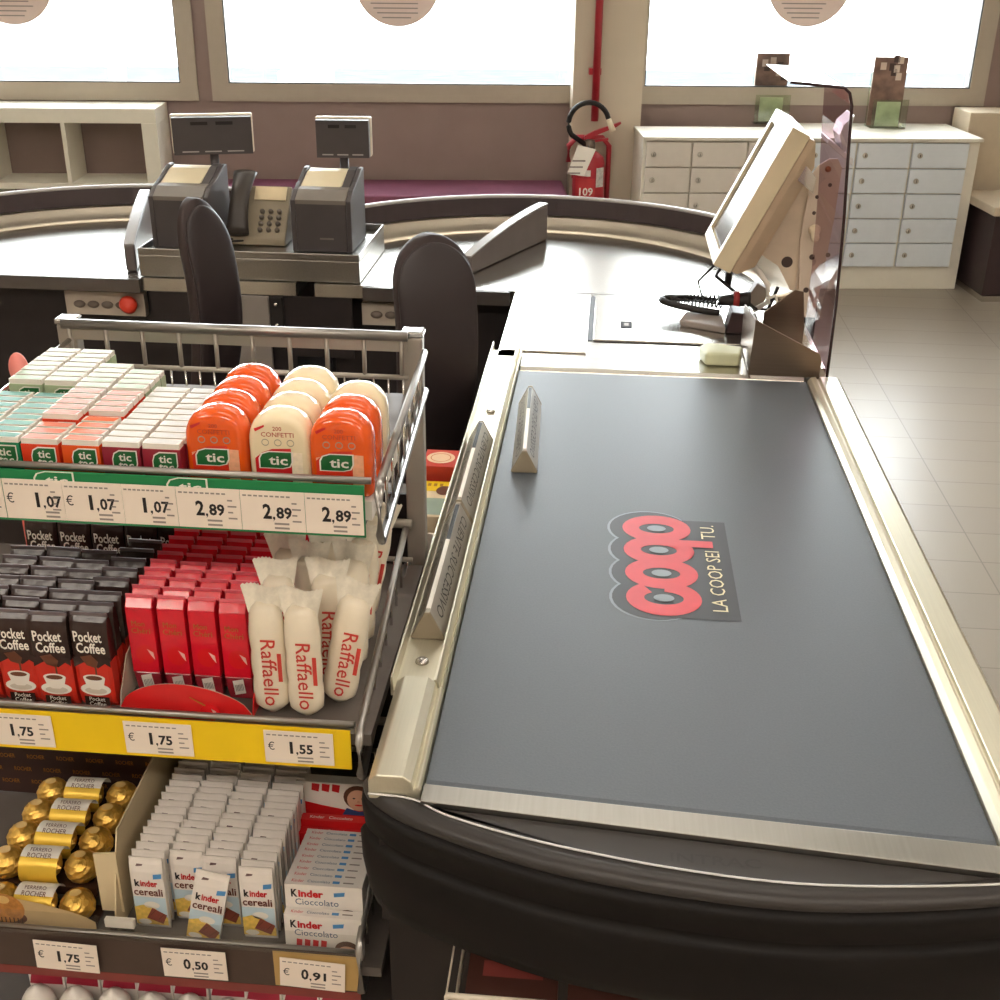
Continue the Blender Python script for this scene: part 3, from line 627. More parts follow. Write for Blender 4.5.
# customer dividers: three printed bars
BARM = mt('grey_bar_print', (172, 166, 156), 0.3, 0.35, 0.04); BARE = mt('bar_end_cap', (150, 138, 118), 0.45)
def bar(x, y, z, Ln, rz, label, rx=0.0):
    t = thing('customer_divider', label, 'divider bar', (x, y, z), rz, 'checkout divider bars'); t.rotation_euler = (rx, 0, rz)
    w, h = 0.0198, 0.035
    sec = [(-w, 0.002), (-w + 0.002, 0), (w - 0.002, 0), (w, 0.002), (w - 0.002, 0.006), (0.003, h), (-0.003, h), (-w + 0.002, 0.006)]
    b = MB(); b.prism(sec, 0.004, Ln - 0.004, BARM, 'y')
    dx, dz = (w - 0.002) - 0.003, 0.006 - h; q = math.hypot(dx, dz)
    for s in (1, -1):
        up = Vector((s * dx / q, 0, dz / q)); right = Vector((0, -s, 0))
        M = frame((s * (0.0104 + 0.0006), Ln / 2, 0.0208), right, up)
        b.text('CLIENTE SUCCESSIVO', 0.0155, M, mt('bar_lettering', (52, 50, 48), 0.4), w=Ln * 0.86)
    b.build('bar', t)
    for y0 in (0.0, Ln - 0.0038):
        b = MB(); b.prism([(p[0] * 1.04, p[1] * 1.03) for p in sec], y0, y0 + 0.0038, BARE, 'y'); b.build('end_cap', t, 0.001)
    b = MB(); b.box(-0.0026, 0.0026, 0.01, Ln * 0.62, h + 0.0001, h + 0.0014, WHITE); b.box(-0.0026, 0.0026, Ln * 0.62 + 0.001, Ln - 0.01, h + 0.0001, h + 0.0012, INK); b.build('ridge_strip', t)
bar(-0.1825, 1.182, 0.9006, 0.3, 0.0, 'grey divider bar in the rail channel, nearest to the camera')
bar(-0.1825, 1.486, 0.9006, 0.3, 0.0, 'grey divider bar in the rail channel, farther one behind the nearest')
bar(-0.1045, 1.668, 0.9006, 0.29, 0.035, 'grey divider bar lying loose on the black belt')

# ================================================================== SMOKED GUARD, UPRIGHT, SCREEN
PLX = clear_mat('smoked_acrylic', (192, 168, 177), 0.015, 0.03, 0.22)
EDGE = mt('dark_acrylic_edge', (58, 40, 42), 0.2)
t = thing('smoked_guard', 'smoked acrylic guard with folded top beside the till screen', 'guard', (0.41, 2.3, 0.914))
gx, gy, gz = 0.41, 2.3, 0.914
def G(p): return (p[0] - gx, p[1] - gy, p[2] - gz)
sec = [(0.419, 0.9146), (0.418, 1.05), (0.412, 1.2), (0.404, 1.32), (0.4, 1.39), (0.394, 1.41), (0.384, 1.4185)]
b = MB()
for (xa, za), (xb, zb) in zip(sec, sec[1:]):
    b.add([G((xa, 2.13, za)), G((xb, 2.13, zb)), G((xb - 0.004, 2.4, zb)), G((xa - 0.004, 2.4, za))], [(0, 1, 2, 3)], PLX, True)
b.build('panel', t)
b = MB(); b.add([G((0.384, 2.13, 1.4185)), G((0.3, 2.165, 1.4215)), G((0.292, 2.46, 1.4215)), G((0.38, 2.46, 1.4185))], [(0, 1, 2, 3)], clear_mat('frosted_top', (236, 226, 196), 0.42, 0.12)); b.build('folded_top', t)
b = MB(); b.tube([G((x, 2.129, z)) for x, z in sec] + [G((0.3, 2.163, 1.4215))], 0.0028, EDGE, 6); b.build('edge', t); 
UPM = mt('beige_upright', (204, 188, 172), 0.4, 0.1, 0.04)
t2 = thing('screen_upright', 'perforated beige metal upright with bracket plate holding the till screen', 'bracket', (0.4, 2.55, 0.9005))
def Q(p): return (p[0] - 0.4, p[1] - 2.55, p[2] - 0.9005)
def yplane(px, py, y): P = at(px, py, y=y); return (P.x, P.z)
y_ = 2.55
po = [yplane(*p, y_) for p in ((792, 306), (799, 292), (800, 240), (812, 175), (818, 166), (829, 159), (838, 159), (842, 168), (834, 220), (819, 295), (816, 308))]
po[0] = (po[0][0], 0.902); po[-1] = (po[-1][0], 0.902)
b = MB(); b.prism([(x - 0.4, z - 0.9005) for x, z in po], 0, 0.004, UPM, 'y')
b.prism([(x - 0.4, z - 0.9005) for x, z in (po[0], po[3], (po[3][0] + 0.004, po[3][1]), (po[0][0] + 0.004, po[0][1]))], 0.0041, 0.0055, UPM, 'y')
HOLE = mt('bolt_hole_dark', (70, 54, 50), 0.6)
for (px, py, r) in ((817, 197, 0.004), (814, 213, 0.004), (812, 257, 0.006), (806, 290, 0.006), (830, 185, 0.004), (828, 255, 0.005)):
    x, z = yplane(px, py, y_); b.ell(x - 0.4, z - 0.9005, r, r, front(0, -0.0006, 0), HOLE, 14)
for (px, py) in ((828, 169), (801, 309)):
    x, z = yplane(px, py, y_); b.lathe([(0.006, 0), (0.006, 0.003), (0, 0.004)], mt('copper_bolt', (190, 120, 90), 0.3, 0.8), 12, T=Matrix.Translation((x - 0.4, 0, z - 0.9005)) @ Matrix.Rotation(PI / 2, 4, 'X'))
b.build('upright', t2)
x, z = yplane(815, 230, 2.53)
b = MB(); b.lathe([(0.013, 0), (0.013, 0.006), (0.009, 0.01), (0.0085, 0.028), (0.007, 0.033), (0, 0.034)], mt('ivory_knob', (222, 206, 182), 0.35), 16, T=Matrix.Translation((x - 0.4, -0.012, z - 0.9005)) @ Matrix.Rotation(PI / 2 + 0.5, 4, 'X')); b.build('knob', t2)
# folded steel bracket plates at the foot
BRK = mt('bronze_steel_plate', (128, 112, 98), 0.32, 0.9, 0.05, 10, stretch=(1, 1, 30))
P5 = [yplane(*p, 2.15) for p in ((756, 320), (812, 350), (820, 354), (822, 362), (817, 386))]
po = P5 + [(P5[-1][0], 0.9045), (P5[0][0] - 0.004, 0.9045)]
b = MB(); b.prism([(x - 0.4, z - 0.9005) for x, z in po], 2.15 - 2.55, 2.153 - 2.55, BRK, 'y'); b.build('bracket_plate', t2, 0.001)
po = [yplane(*p, 2.34) for p in ((764, 312), (795, 290), (804, 292), (804, 330))]
po = po + [(po[-1][0], 0.9045), (po[0][0], 0.9045)]
b = MB(); b.prism([(x - 0.4, z - 0.9005) for x, z in po], 2.34 - 2.55, 2.343 - 2.55, BRK, 'y'); b.build('bracket_plate', t2, 0.001)
b = MB(); b.add([Q((P5[0][0] - 0.0005, 2.153, P5[0][1])), Q((P5[0][0] - 0.0005, 2.34, 0.985)), Q((P5[0][0] - 0.0005, 2.34, 0.9045)), Q((P5[0][0] - 0.0005, 2.153, 0.9045)),
    Q((P5[0][0] + 0.0025, 2.153, P5[0][1])), Q((P5[0][0] + 0.0025, 2.34, 0.985)), Q((P5[0][0] + 0.0025, 2.34, 0.9045)), Q((P5[0][0] + 0.0025, 2.153, 0.9045))],
    [(0, 1, 2, 3), (4, 7, 6, 5), (0, 4, 5, 1), (2, 6, 7, 3), (1, 5, 6, 2), (0, 3, 7, 4)], BRK); b.build('bracket_plate', t2)

# till touch screen
t = thing('till_screen', 'cream tilted touch screen facing the cashier', 'monitor', (0.3, 2.6, 1.16))
def S(p): return (p[0] - 0.3, p[1] - 2.6, p[2] - 1.16)
yn, yf = 2.47, 2.745
A_ = at(713, 265, y=yn); B_ = at(793, 127, y=yn)
hd = Vector((B_.x - A_.x, 0, B_.z - A_.z)); hl = hd.length; hd.normalize(); nd = Vector((-hd.z, 0, hd.x))    # normal towards the cashier
MF = Matrix(((0, hd.x, nd.x, A_.x - 0.3), (-1, 0, 0, yf - 2.6), (0, hd.z, nd.z, A_.z - 1.16), (0, 0, 0, 1)))      # x along -Y (cashier's right), y up the screen
wl = yf - yn
b = MB(MF)
bz = 0.026
b.box(0, bz, 0, hl, -0.04, 0, CREAM); b.box(wl - bz, wl, 0, hl, -0.04, 0, CREAM); b.box(bz, wl - bz, 0, bz, -0.04, 0, CREAM); b.box(bz, wl - bz, hl - bz, hl, -0.04, 0, CREAM); b.box(bz, wl - bz, bz, hl - bz, -0.04, -0.009, CREAM)
b.build('bezel', t, 0.002)
b = MB(MF); b.box(bz + 0.002, wl - bz - 0.002, bz + 0.002, hl - bz - 0.002, -0.0085, -0.006, mt('touch_screen_glass', (92, 84, 76), 0.12)); b.build('screen', t)
b = MB(MF); r0 = [(0.004, 0.004), (wl - 0.004, 0.004), (wl - 0.004, hl - 0.004), (0.004, hl - 0.004)]; r1 = [(0.03, 0.03), (wl - 0.03, 0.03), (wl - 0.03, hl - 0.05), (0.03, hl - 0.05)]
b.loft([[(p[0], p[1], -0.0405) for p in r0], [(p[0], p[1], -0.055) for p in r0], [(p[0], p[1], -0.085) for p in r1]], mt('tan_rear_shell', (190, 168, 142), 0.4), True, False); b.build('rear_shell', t, 0.002)
for yy in (hl * 0.13, hl * 0.82):
    b = MB(MF); b.prism([(-0.045, yy), (-0.0005, yy - 0.012), (-0.0005, yy + 0.03), (-0.035, yy + 0.03), (-0.047, yy + 0.018)], -0.025, -0.02, WHITE); b.build('side_tab', t, 0.001)
pts = [yplane(*p, 2.56) for p in ((799, 184), (817, 190), (806, 240), (800, 292), (790, 290), (778, 266), (754, 250), (765, 235))]
b = MB(); b.prism([(x - 0.3, z - 1.16) for x, z in pts], 2.56 - 2.6, 2.625 - 2.6, mt('beige_mount_box', (208, 190, 170), 0.4, 0.1), 'y')
x, z = yplane(787, 262, 2.56); b.ell(x - 0.3, z - 1.16, 0.012, 0.012, front(0, -0.0406, 0), HOLE, 16); b.build('mount', t)
pts = [yplane(*p, 2.5) for p in ((800, 158), (815, 176), (812, 192), (796, 178))]
b = MB(); b.prism([(x - 0.3, z - 1.16) for x, z in pts], 2.482 - 2.6, 2.499 - 2.6, CHROME, 'y'); b.build('hinge_plate', t)
# card reader hood behind the guard
t = thing('payment_terminal', 'pale grey angled terminal seen through the smoked guard', 'terminal', (0.5, 2.9, 0.0))
b = MB(); b.tube([(0, 0, 0), (0, 0, 1.1)], 0.02, STEEL2, 12); b.lathe([(0.05, 0), (0.05, 0.01), (0.03, 0.02), (0, 0.02)], STEEL2, 20); b.build('post', t)
b = MB(); pts = [yplane(*p, 2.9) for p in ((824, 148), (846, 165), (848, 158), (838, 140), (847, 118), (849, 170), (852, 175), (822, 150))]
P1, P2, P3, P4 = [yplane(*p, 2.9) for p in ((824, 140), (848, 162), (851, 112), (840, 122))]
b.prism([(P1[0] - 0.5, P1[1]), (P2[0] - 0.5, P2[1]), (P2[0] - 0.5, P2[1] + 0.016), (P1[0] - 0.5, P1[1] + 0.012)], -0.06, 0.06, mt('pale_terminal', (206, 206, 208), 0.3), 'y'); b.build('keypad_shelf', t, 0.002)
b = MB(); b.prism([(P2[0] - 0.5 - 0.02, P2[1] + 0.018), (P3[0] - 0.5, P3[1]), (P4[0] - 0.5, P4[1]), (P1[0] + 0.025 - 0.5, P1[1] + 0.018)], -0.05, 0.05, mt('pale_terminal', (206, 206, 208), 0.3), 'y'); b.build('hood', t, 0.002)

# small things on the scanner deck
GS = mt('grey_scanner_shell', (150, 140, 134), 0.35)
t = thing('hand_scanner', 'hand barcode scanner with black coiled lead lying on the deck under the screen', 'scanner', (0.28, 2.48, 0.9045))
b = MB(); b.prism([(-0.115, -0.035), (-0.0235, -0.08), (-0.0235, 0.02), (-0.04, 0.03), (-0.1, 0.025)], 0.0, 0.014, GS); b.build('stand_plate', t, 0.003)
b = MB(); b.prism([(-0.022, 0.0), (0.03, 0.0), (0.03, 0.04), (-0.014, 0.045)], -0.076, -0.02, mt('dark_red_black', (52, 34, 36), 0.4), 'y'); b.build('stand_block', t, 0.003)
b = MB()
rings = []
for i in range(9):
    s = i / 8; r = 0.012 + 0.009 * s
    rings.append([(-0.03 + 0.065 * s, 0.05 + r * math.cos(a), 0.033 + 0.006 * s + r * 0.8 * math.sin(a)) for a in (2 * PI * k / 14 for k in range(14))])
b.loft(rings, BLACK); b.lathe([(0.0205, 0.0), (0.0205, 0.012)], mt('red_trigger', (150, 40, 40), 0.3), 14, T=Matrix.Translation((0.0, 0.05, 0.035)) @ Matrix.Rotation(PI / 2, 4, 'Y') ); b.build('scanner_head', t)
b = MB()
loop = []
for i in range(60):
    s = i / 59; a = PI * 0.5 + PI * 1.0 * s
    loop.append((-0.03 + 0.12 * math.cos(a), 0.055 - 0.005 * s + 0.042 * math.sin(a) , 0.018 + 0.012 * math.sin(PI * s)))
b.tube(loop, 0.0075, BLACK, 8)
coil = []
for i in range(240):
    s = i / 239; a = PI * 0.5 + PI * s; r = 0.006
    c = Vector((-0.025 + 0.1 * math.cos(a), 0.055 + 0.028 * math.sin(a), 0.03)); rad = Vector((math.cos(a), math.sin(a), 0)); ph = s * 2 * PI * 34
    coil.append(c + rad * r * math.cos(ph) + Vector((0, 0, 1)) * r * math.sin(ph))
b.tube(coil, 0.002, BLACK, 5); b.build('coiled_lead', t)
t = thing('cable_bundle', 'loose black and white cables hanging below the till screen', 'cable', (0.3, 2.56, 0.905))
b = MB(); b.tube([(-0.045, 0, 0.105), (-0.055, 0.03, 0.07), (-0.02, 0.02, 0.045), (0.03, -0.01, 0.012), (0.06, 0.0, 0.008), (0.08, 0.03, 0.05)], 0.004, BLACK, 8); b.tube([(-0.04, 0.06, 0.1), (-0.06, 0.055, 0.085), (-0.09, 0.055, 0.05), (-0.08, 0.05, 0.02), (-0.05, 0.04, 0.006)], 0.003, BLACK, 8)
b.tube([(-0.026, 0.03, 0.1), (-0.028, 0.03, 0.05)], 0.008, BLACK, 8); b.build('black_cable', t)
b = MB(); b.tube([(0.02, 0.0, 0.1), (0.03, -0.015, 0.095), (0.05, -0.03, 0.07), (0.055, -0.02, 0.03), (0.03, 0.0, 0.006)], 0.006, WHITE, 8); b.tube([(0.06, -0.04, 0.01), (0.075, -0.03, 0.03), (0.07, -0.02, 0.045), (0.05, -0.03, 0.04)], 0.004, WHITE, 8); b.build('white_cable', t)
b = MB(); b.box(0.0, 0.035, 0.015, 0.05, 0.02, 0.07, mt('junction_box', (140, 128, 118), 0.4), T=Matrix.Rotation(0.5, 4, 'Y')); b.build('junction_box', t, 0.002)
t = tag(MB().prism([(-0.035, -0.03), (0.03, -0.03), (0.04, 0.02), (-0.03, 0.04), (-0.045, 0.015)], 0, 0.026, mt('pale_green_block', (206, 208, 172), 0.35)).build('sponge_holder', None, 0.006, 3), 'pale green block on the deck beside the bracket plate', 'holder')
t.location = (0.238, 2.235, 0.9007)
# ================================================================== SWEETS RACK
RX, RY = -0.43, 1.18
t = thing('display_rack', 'grey wire and steel sweets rack left of the checkout', 'rack', (RX, RY, 0)); RK = t
GR = mt('grey_rack_steel', (170, 162, 152), 0.4, 0.55, 0.04)
RAILM = mt('satin_rail', (158, 154, 150), 0.32, 0.9, 0.04); DK = mt('shelf_underside', (112, 104, 98), 0.5, 0.3)
def rb(b, x0, x1, y0, y1, z0, z1, m): return b.box(x0 - RX, x1 - RX, y0 - RY, y1 - RY, z0, z1, m)
def rp(*p): return (p[0] - RX, p[1] - RY, p[2])
XL, XR, YF, YB = -0.83, -0.2, 0.99, 1.36
for px_ in (-0.655, -0.2245):
    b = MB(); rb(b, px_ - 0.012, px_ + 0.012, YB + 0.012, YB + 0.032, 0.0, 1.204, GR); po = b.build('post', t, 0.002)
    b = MB(); b.prism([(px_ - 0.0135 - RX, YB + 0.01 - RY), (px_ + 0.0135 - RX, YB + 0.01 - RY), (px_ + 0.0135 - RX, YB + 0.034 - RY), (px_ - 0.0135 - RX, YB + 0.034 - RY)], 1.2045, 1.212, CHROME); b.build('post_cap', po, 0.002)
FLR = [(1.138, 1.19), (0.901, 0.915), (0.575, 0.6), (0.44, 0.45)]
for i, (zf, zr) in enumerate(FLR):
    b = MB(); rb(b, XL if i else -0.645, XR - 0.014, YF + 0.004, YB, zf - (0.005 if i == 0 else 0.014), zf - 0.0005, DK); so = b.build('shelf', t)
    xr = XR + 0.005 if i == 0 else (XR - 0.022 if i == 1 else XR - 0.035)
    if i < 3:
        b = MB(); b.tube([rp(XL if i else -0.645, YF, zr), rp(xr - 0.008, YF, zr)], 0.0035, RAILM, 8); b.build('front_rail', so)
        # side panel: two sloping rails joined by a loop at the front, with uprights
        if i == 0: top0, top1, low, kr = (1.33, 1.188), (YF + 0.002, 1.188), 1.127, 0.012
        elif i == 1: top0, top1, low, kr = (1.33, 0.955), (YF - 0.01, 0.918), 0.857, 0.04
        else: kr = 0.055; top0, top1, low = (1.33, 0.67), (YF - 0.005, 0.625), 0.545
        b = MB(); b.tube([rp(xr - 0.014, YB + 0.01, top0[1]), rp(xr - 0.012, top0[0], top0[1]), rp(xr, top1[0], top1[1]), rp(xr, top1[0] - 0.008, top1[1] - 0.012), rp(xr, top1[0] - 0.008, low + 0.01), rp(xr, top1[0], low), rp(xr - 0.012, top0[0], low + kr), rp(xr - 0.014, YB + 0.01, low + kr)], 0.0042, RAILM, 8)
        for k in range(7):
            y_ = 1.03 + k * 0.045; f = (y_ - top1[0]) / (top0[0] - top1[0])
            b.tube([rp(xr - 0.012 * f, y_, low + kr * f), rp(xr - 0.012 * f, y_, top1[1] + (top0[1] - top1[1]) * f)], 0.0016, CHROME, 6)
        b.build('side_panel', so)
        b = MB(); b.tube([rp(-0.641, YF, zr), rp(-0.641, YB - 0.012, zr + 0.003)], 0.003, CHROME, 6); (b.build('left_rail', so) if i == 0 else None)
b = MB(); rb(b, -0.83, -0.215, YB + 0.0345, YB + 0.04, 0.02, 0.985, mt('dark_back_board', (48, 40, 38), 0.6)); b.build('assumed_back_board', t)  # assumed board, added to darken the gaps and block light to the floor
# rear fence of each shelf: heavy top rail, open upper windows, fine lower wires
for zt_, hh in ((1.21, 0.1), (0.96, 0.07), (0.65, 0.07)):
    f = MB(); zt = zt_
    f.tube([rp(-0.653, YB, zt), rp(-0.228, YB, zt)], 0.0062, RAILM if zt > 1.2 else GR, 10)
    if zt > 1.2:
        rb(f, -0.652, -0.229, YB + 0.001, YB + 0.004, zt - 0.02, zt - 0.006, GR)
        for k in range(10): x = -0.645 + k * 0.0455; f.tube([rp(x, YB, zt - 0.004), rp(x, YB, zt - 0.052)], 0.0028, GR, 6)
    f.tube([rp(-0.653, YB, zt - 0.052), rp(-0.228, YB, zt - 0.052)], 0.0035, GR, 8)
    f.tube([rp(-0.653, YB, zt - 0.076), rp(-0.228, YB, zt - 0.076)], 0.0022, CHROME, 6)
    for k in range(24): x = -0.648 + k * 0.018; f.tube([rp(x, YB - 0.002, zt - 0.052), rp(x, YB - 0.002, zt - 0.05 - hh + 0.04)], 0.0014, CHROME, 5)
    f.build('rear_fence', t)
# price strips
def price_label(parent, x, y, z, w, h, txt, euro=True, tilt=0.0, dig=None, name='price_label'):
    b = MB(); T = Matrix.Translation((x - RX, y - RY, z)) @ Matrix.Rotation(tilt, 4, 'Y')
    b.box(-w / 2, w / 2, -0.0009, 0, -h / 2, h / 2, PAPER, T=T)
    M = T @ front(0, -0.0012, 0)
    for j in range(9): b.rect(-w * 0.46 + j * w * 0.085, -w * 0.46 + j * w * 0.085 + w * 0.06, h * 0.36, h * 0.4, M, INKG)
    cx = 0.0 if dig is None else dig
    a, c = txt.split(',')
    b.text(a, h * 0.38, M, INK, w=(None if a == '1' else h * 0.2), bold=0.03, cx=cx - h * 0.2, cy=h * 0.0); b.rect(cx - h * 0.075, cx - h * 0.025, -h * 0.19, -h * 0.13, M, INK); b.flat([(cx - h * 0.05, -h * 0.19), (cx - h * 0.025, -h * 0.19), (cx - h * 0.07, -h * 0.25)], M, INK)
    b.text(c, h * 0.3, M, INK, w=h * 0.36, bold=0.03, cx=cx + h * 0.19, cy=-h * 0.03)
    if euro: b.text('\u20ac', h * 0.26, M, INK, w=h * 0.17, cx=-w * 0.4, cy=0.03 * h)
    for j in range(2): b.rect(cx - 0.002, cx + w * 0.2, -h * 0.33 - j * h * 0.11, -h * 0.28 - j * h * 0.11, M, INKG)
    for j in range(4): b.rect(w * 0.3, w * (0.38 + 0.06 * (j % 2)), h * 0.2 - j * h * 0.15, h * 0.24 - j * h * 0.15, M, INKG)
    return b.build(name, parent)
LEAFP = [(-0.5, -0.42), (-0.5, 0.1), (-0.42, 0.34), (-0.2, 0.47), (0.5, 0.47), (0.5, -0.06), (0.42, -0.32), (0.2, -0.42)]
def leaf(b, M, cx, cy, w, h, dark, two=True):
    b.flat([(cx + p[0] * w * 1.1, cy + p[1] * h * 1.12) for p in LEAFP], M @ Matrix.Translation((0, 0, 0.0001)), WHITE)
    b.flat([(cx + p[0] * w, cy + p[1] * h) for p in LEAFP], M @ Matrix.Translation((0, 0, 0.0003)), dark)
    M2 = M @ Matrix.Translation((0, 0, 0.0005))
    if two:
        b.text('tic', h * 0.34, M2, WHITE, w=w * 0.55, bold=0.02, cx=cx + w * 0.02, cy=cy + h * 0.2); b.text('tac', h * 0.3, M2, WHITE, w=w * 0.66, bold=0.02, cx=cx + w * 0.04, cy=cy - h * 0.17)
    else: b.text('tic', h * 0.5, M2, WHITE, w=w * 0.6, bold=0.02, cx=cx + w * 0.08, cy=cy)
LG = mt('mint_leaf_green', (34, 104, 54), 0.4)
b = MB(); rb(b, -0.655, -0.2085, YF - 0.0062, YF - 0.004, 1.134, 1.187, GREEN)
for x in (-0.503, -0.375):
    leaf(b, front(x - RX, YF - 0.0068 - RY, 1.1795), 0, -0.0015, 0.036, 0.018, GREEN, False)
gs = b.build('price_strip', t)
for (a, c, dx, txt, eu) in ((-0.615, -0.5545, -0.58, '1,07', False), (-0.5535, -0.496, -0.513, '1,07', True), (-0.4955, -0.4385, -0.461, '1,07', True), (-0.438, -0.3865, -0.409, '1,07', False), (-0.386, -0.3255, -0.356, '2,89', False), (-0.325, -0.2645, -0.292, '2,89', False), (-0.264, -0.2095, -0.236, '2,89', False)):
    price_label(gs, (a + c) / 2, YF - 0.0078, 1.158, c - a, 0.041, txt, eu, dig=dx - (a + c) / 2)
b = MB(); rb(b, XL, -0.2335, YF - 0.0062, YF - 0.004, 0.863, 0.911, YELLOW); ys = b.build('price_strip', t)
for cx, txt in ((-0.584, '1,75'), (-0.435, '1,75'), (-0.287, '1,55')): price_label(ys, cx, YF - 0.0078, 0.888, 0.072, 0.0395, txt, True)
b = MB(); rb(b, XL, -0.237, YF - 0.0062, YF - 0.004, 0.545, 0.602, mt('brown_strip', (74, 58, 50), 0.5)); rb(b, -0.336, -0.2375, YF - 0.0066, YF - 0.0063, 0.547, 0.6, mt('ochre_strip', (190, 156, 96), 0.5)); bs_ = b.build('price_strip', t)
for cx, z, txt, tl in ((-0.579, 0.572, '1,75', 0.03), (-0.427, 0.576, '0,50', 0.0), (-0.29, 0.574, '0,91', 0.05)): price_label(bs_, cx, YF - 0.012, z, 0.075, 0.043, txt, True, tl)
b = MB(); b.add([rp(XL, YF - 0.009, 0.6), rp(-0.237, YF - 0.009, 0.6), rp(-0.237, YF + 0.002, 0.624), rp(XL, YF + 0.002, 0.624)], [(0, 1, 2, 3)], CLEAR); b.build('clear_lip', t)
b = MB(); rb(b, XL, -0.237, YF - 0.0064, YF - 0.0045, 0.532, 0.5448, mt('dull_red_edge', (128, 58, 52), 0.5)); b.build('red_edge', t)

# ------------------------------------------------------------------ flat mint boxes (top shelf)
def mint_box(body, stripe, white_top=False):
    def mk():
        b = MB(); w, d, h = 0.0183, 0.0069, 0.072
        b.box(-w, w, -d, d, 0, 0.0665, body); b.box(-w + 0.0006, w - 0.0006, -d + 0.0007, d - 0.0007, 0.0666, h, WHITE)
        MT = frame((0, 0, h + 0.0003), (1, 0, 0), (0, 1, 0))
        b.flat([(-w + 0.0016, -d + 0.0012), (w * 0.8, -d + 0.0012), (w * 0.95, d * 0.55), (-w + 0.004, d * 0.8)], MT, stripe)
        leaf(b, front(0.003, -d - 0.0003, 0.0525), 0, 0, 0.0225, 0.0225, LG)
        return b.build('mint_box', None, 0.0012, 2)
    return Kind(mk)
TG = mint_box(mt('green_mint_box', (40, 130, 90), 0.25, var=0.05), mt('green_stripe', (60, 140, 120), 0.3))
TO = mint_box(mt('orange_mint_box', (232, 88, 34), 0.25, var=0.06), mt('orange_stripe', (236, 110, 60), 0.3))
TW = mint_box(mt('wine_mint_box', (150, 40, 56), 0.3, var=0.06), mt('pale_grey_stripe', (206, 204, 200), 0.3))
TP = mint_box(mt('pale_green_mint_box', (170, 186, 150), 0.3, var=0.05), mt('sage_stripe', (176, 196, 168), 0.3))
TR = mint_box(mt('red_orange_mint_box', (222, 66, 36), 0.25, var=0.06), mt('coral_stripe', (232, 130, 104), 0.3))
ZT = 1.1385
COLX = [-0.6005, -0.561, -0.5225, -0.4835, -0.4435, -0.4045]
def mint_row(kind, col, y0, n, z, descr, step=0.0153):
    for k in range(n):
        kind.put((COLX[col] + random.uniform(-.0006, .0006), y0 + k * step, z), '%s, %s from front in %s column from left' % (descr, ORD[k], ORD[col]), 'mint box', descr.split(',')[0] + 's on the top shelf')
mint_row(TG, 0, 1.012, 8, ZT, 'green mint box with white cap'); mint_row(TG, 1, 1.012, 8, ZT, 'green mint box with white cap')
mint_row(TP, 0, 1.152, 7, ZT + 0.006, 'pale sage mint box, raised at rear'); mint_row(TP, 1, 1.152, 7, ZT + 0.006, 'pale sage mint box, raised at rear')
mint_row(TR, 2, 1.012, 3, ZT - 0.0005, 'red orange mint box, low front group'); mint_row(TR, 2, 1.06, 5, ZT + 0.006, 'red orange mint box, raised middle group'); mint_row(TP, 2, 1.138, 5, ZT + 0.006, 'pale sage mint box behind red ones')
mint_row(TO, 3, 1.012, 4, ZT, 'orange mint box', 0.0162); mint_row(TR, 3, 1.078, 4, ZT + 0.004, 'coral topped mint box behind the orange ones'); mint_row(TP, 3, 1.141, 4, ZT + 0.005, 'pale sage mint box behind coral ones')
mint_row(TW, 4, 1.012, 10, ZT, 'white topped wine red mint box'); mint_row(TW, 5, 1.012, 10, ZT, 'white topped wine red mint box')

# big mint bottles
def bottle(body, low, txt, cand):
    def mk():
        W2, Hh, D2 = 0.0298, 0.082, 0.0165
        out = []
        for i in range(9): a = -PI / 2 + PI / 2 * i / 8; out.append((W2 - 0.006 + 0.006 * math.cos(a), 0.006 + 0.006 * math.sin(a)))
        for i in range(17): a = PI * i / 16; out.append((W2 * math.copysign(abs(math.cos(a)) ** 0.85, math.cos(a)), 0.053 + 0.031 * abs(math.sin(a)) ** 0.85))
        for i in range(9): a = PI + PI / 2 * i / 8; out.append((-W2 + 0.006 + 0.006 * math.cos(a), 0.006 + 0.006 * math.sin(a)))
        t = bpy.data.objects.new('mint_bottle', None); COL.objects.link(t); t.empty_display_size = 0.02
        rings = []
        for s, y in ((0.78, -1.0), (0.9, -0.93), (0.97, -0.7), (1, -0.3), (1, 0.3), (0.97, 0.7), (0.9, 0.93), (0.78, 1.0)):
            rings.append([(p[0] * s, y * D2, 0.041 + (p[1] - 0.041) * s) for p in out])
        b = MB(); b.loft(rings, body); b.build('flask', t)
        b = MB(); M = front(0, -D2 - 0.0004, 0)
        b.flat([(-0.0226, 0.014), (0.0226, 0.014), (0.0226, 0.046), (0.012, 0.0465), (-0.008, 0.046), (-0.0226, 0.042)], M, cand)
        b.flat([(-0.0226, 0.014), (0.012, 0.014), (0.012, 0.05), (-0.006, 0.049), (-0.016, 0.045), (-0.0226, 0.039)], M @ Matrix.Translation((0, 0, 0.0002)), low)
        leaf(b, M @ Matrix.Translation((0, 0, 0.0003)), -0.003, 0.0375, 0.03, 0.018, LG, False)
        b.text('200', 0.0042, M @ Matrix.Translation((0, 0, 0.0002)), txt, cy=0.0695, bold=0.01); b.text('CONFETTI', 0.0046, M @ Matrix.Translation((0, 0, 0.0002)), txt, w=0.031, cy=0.0635, bold=0.01)
        for i in range(3): b.ring(-0.012 + i * 0.012, 0.0555, 0.0036, (0.0029, 0.0026), M @ Matrix.Translation((0, 0, 0.0002)), mt('grey_flourish', (170, 160, 140), 0.4), n=14)
        b.flat([(-0.021, 0.066), (-0.012, 0.071), (-0.012, 0.073), (-0.022, 0.069)], M @ Matrix.Translation((0, 0, 0.0002)), RED)
        b.build('front_label', t)
        return t
    return Kind(mk)
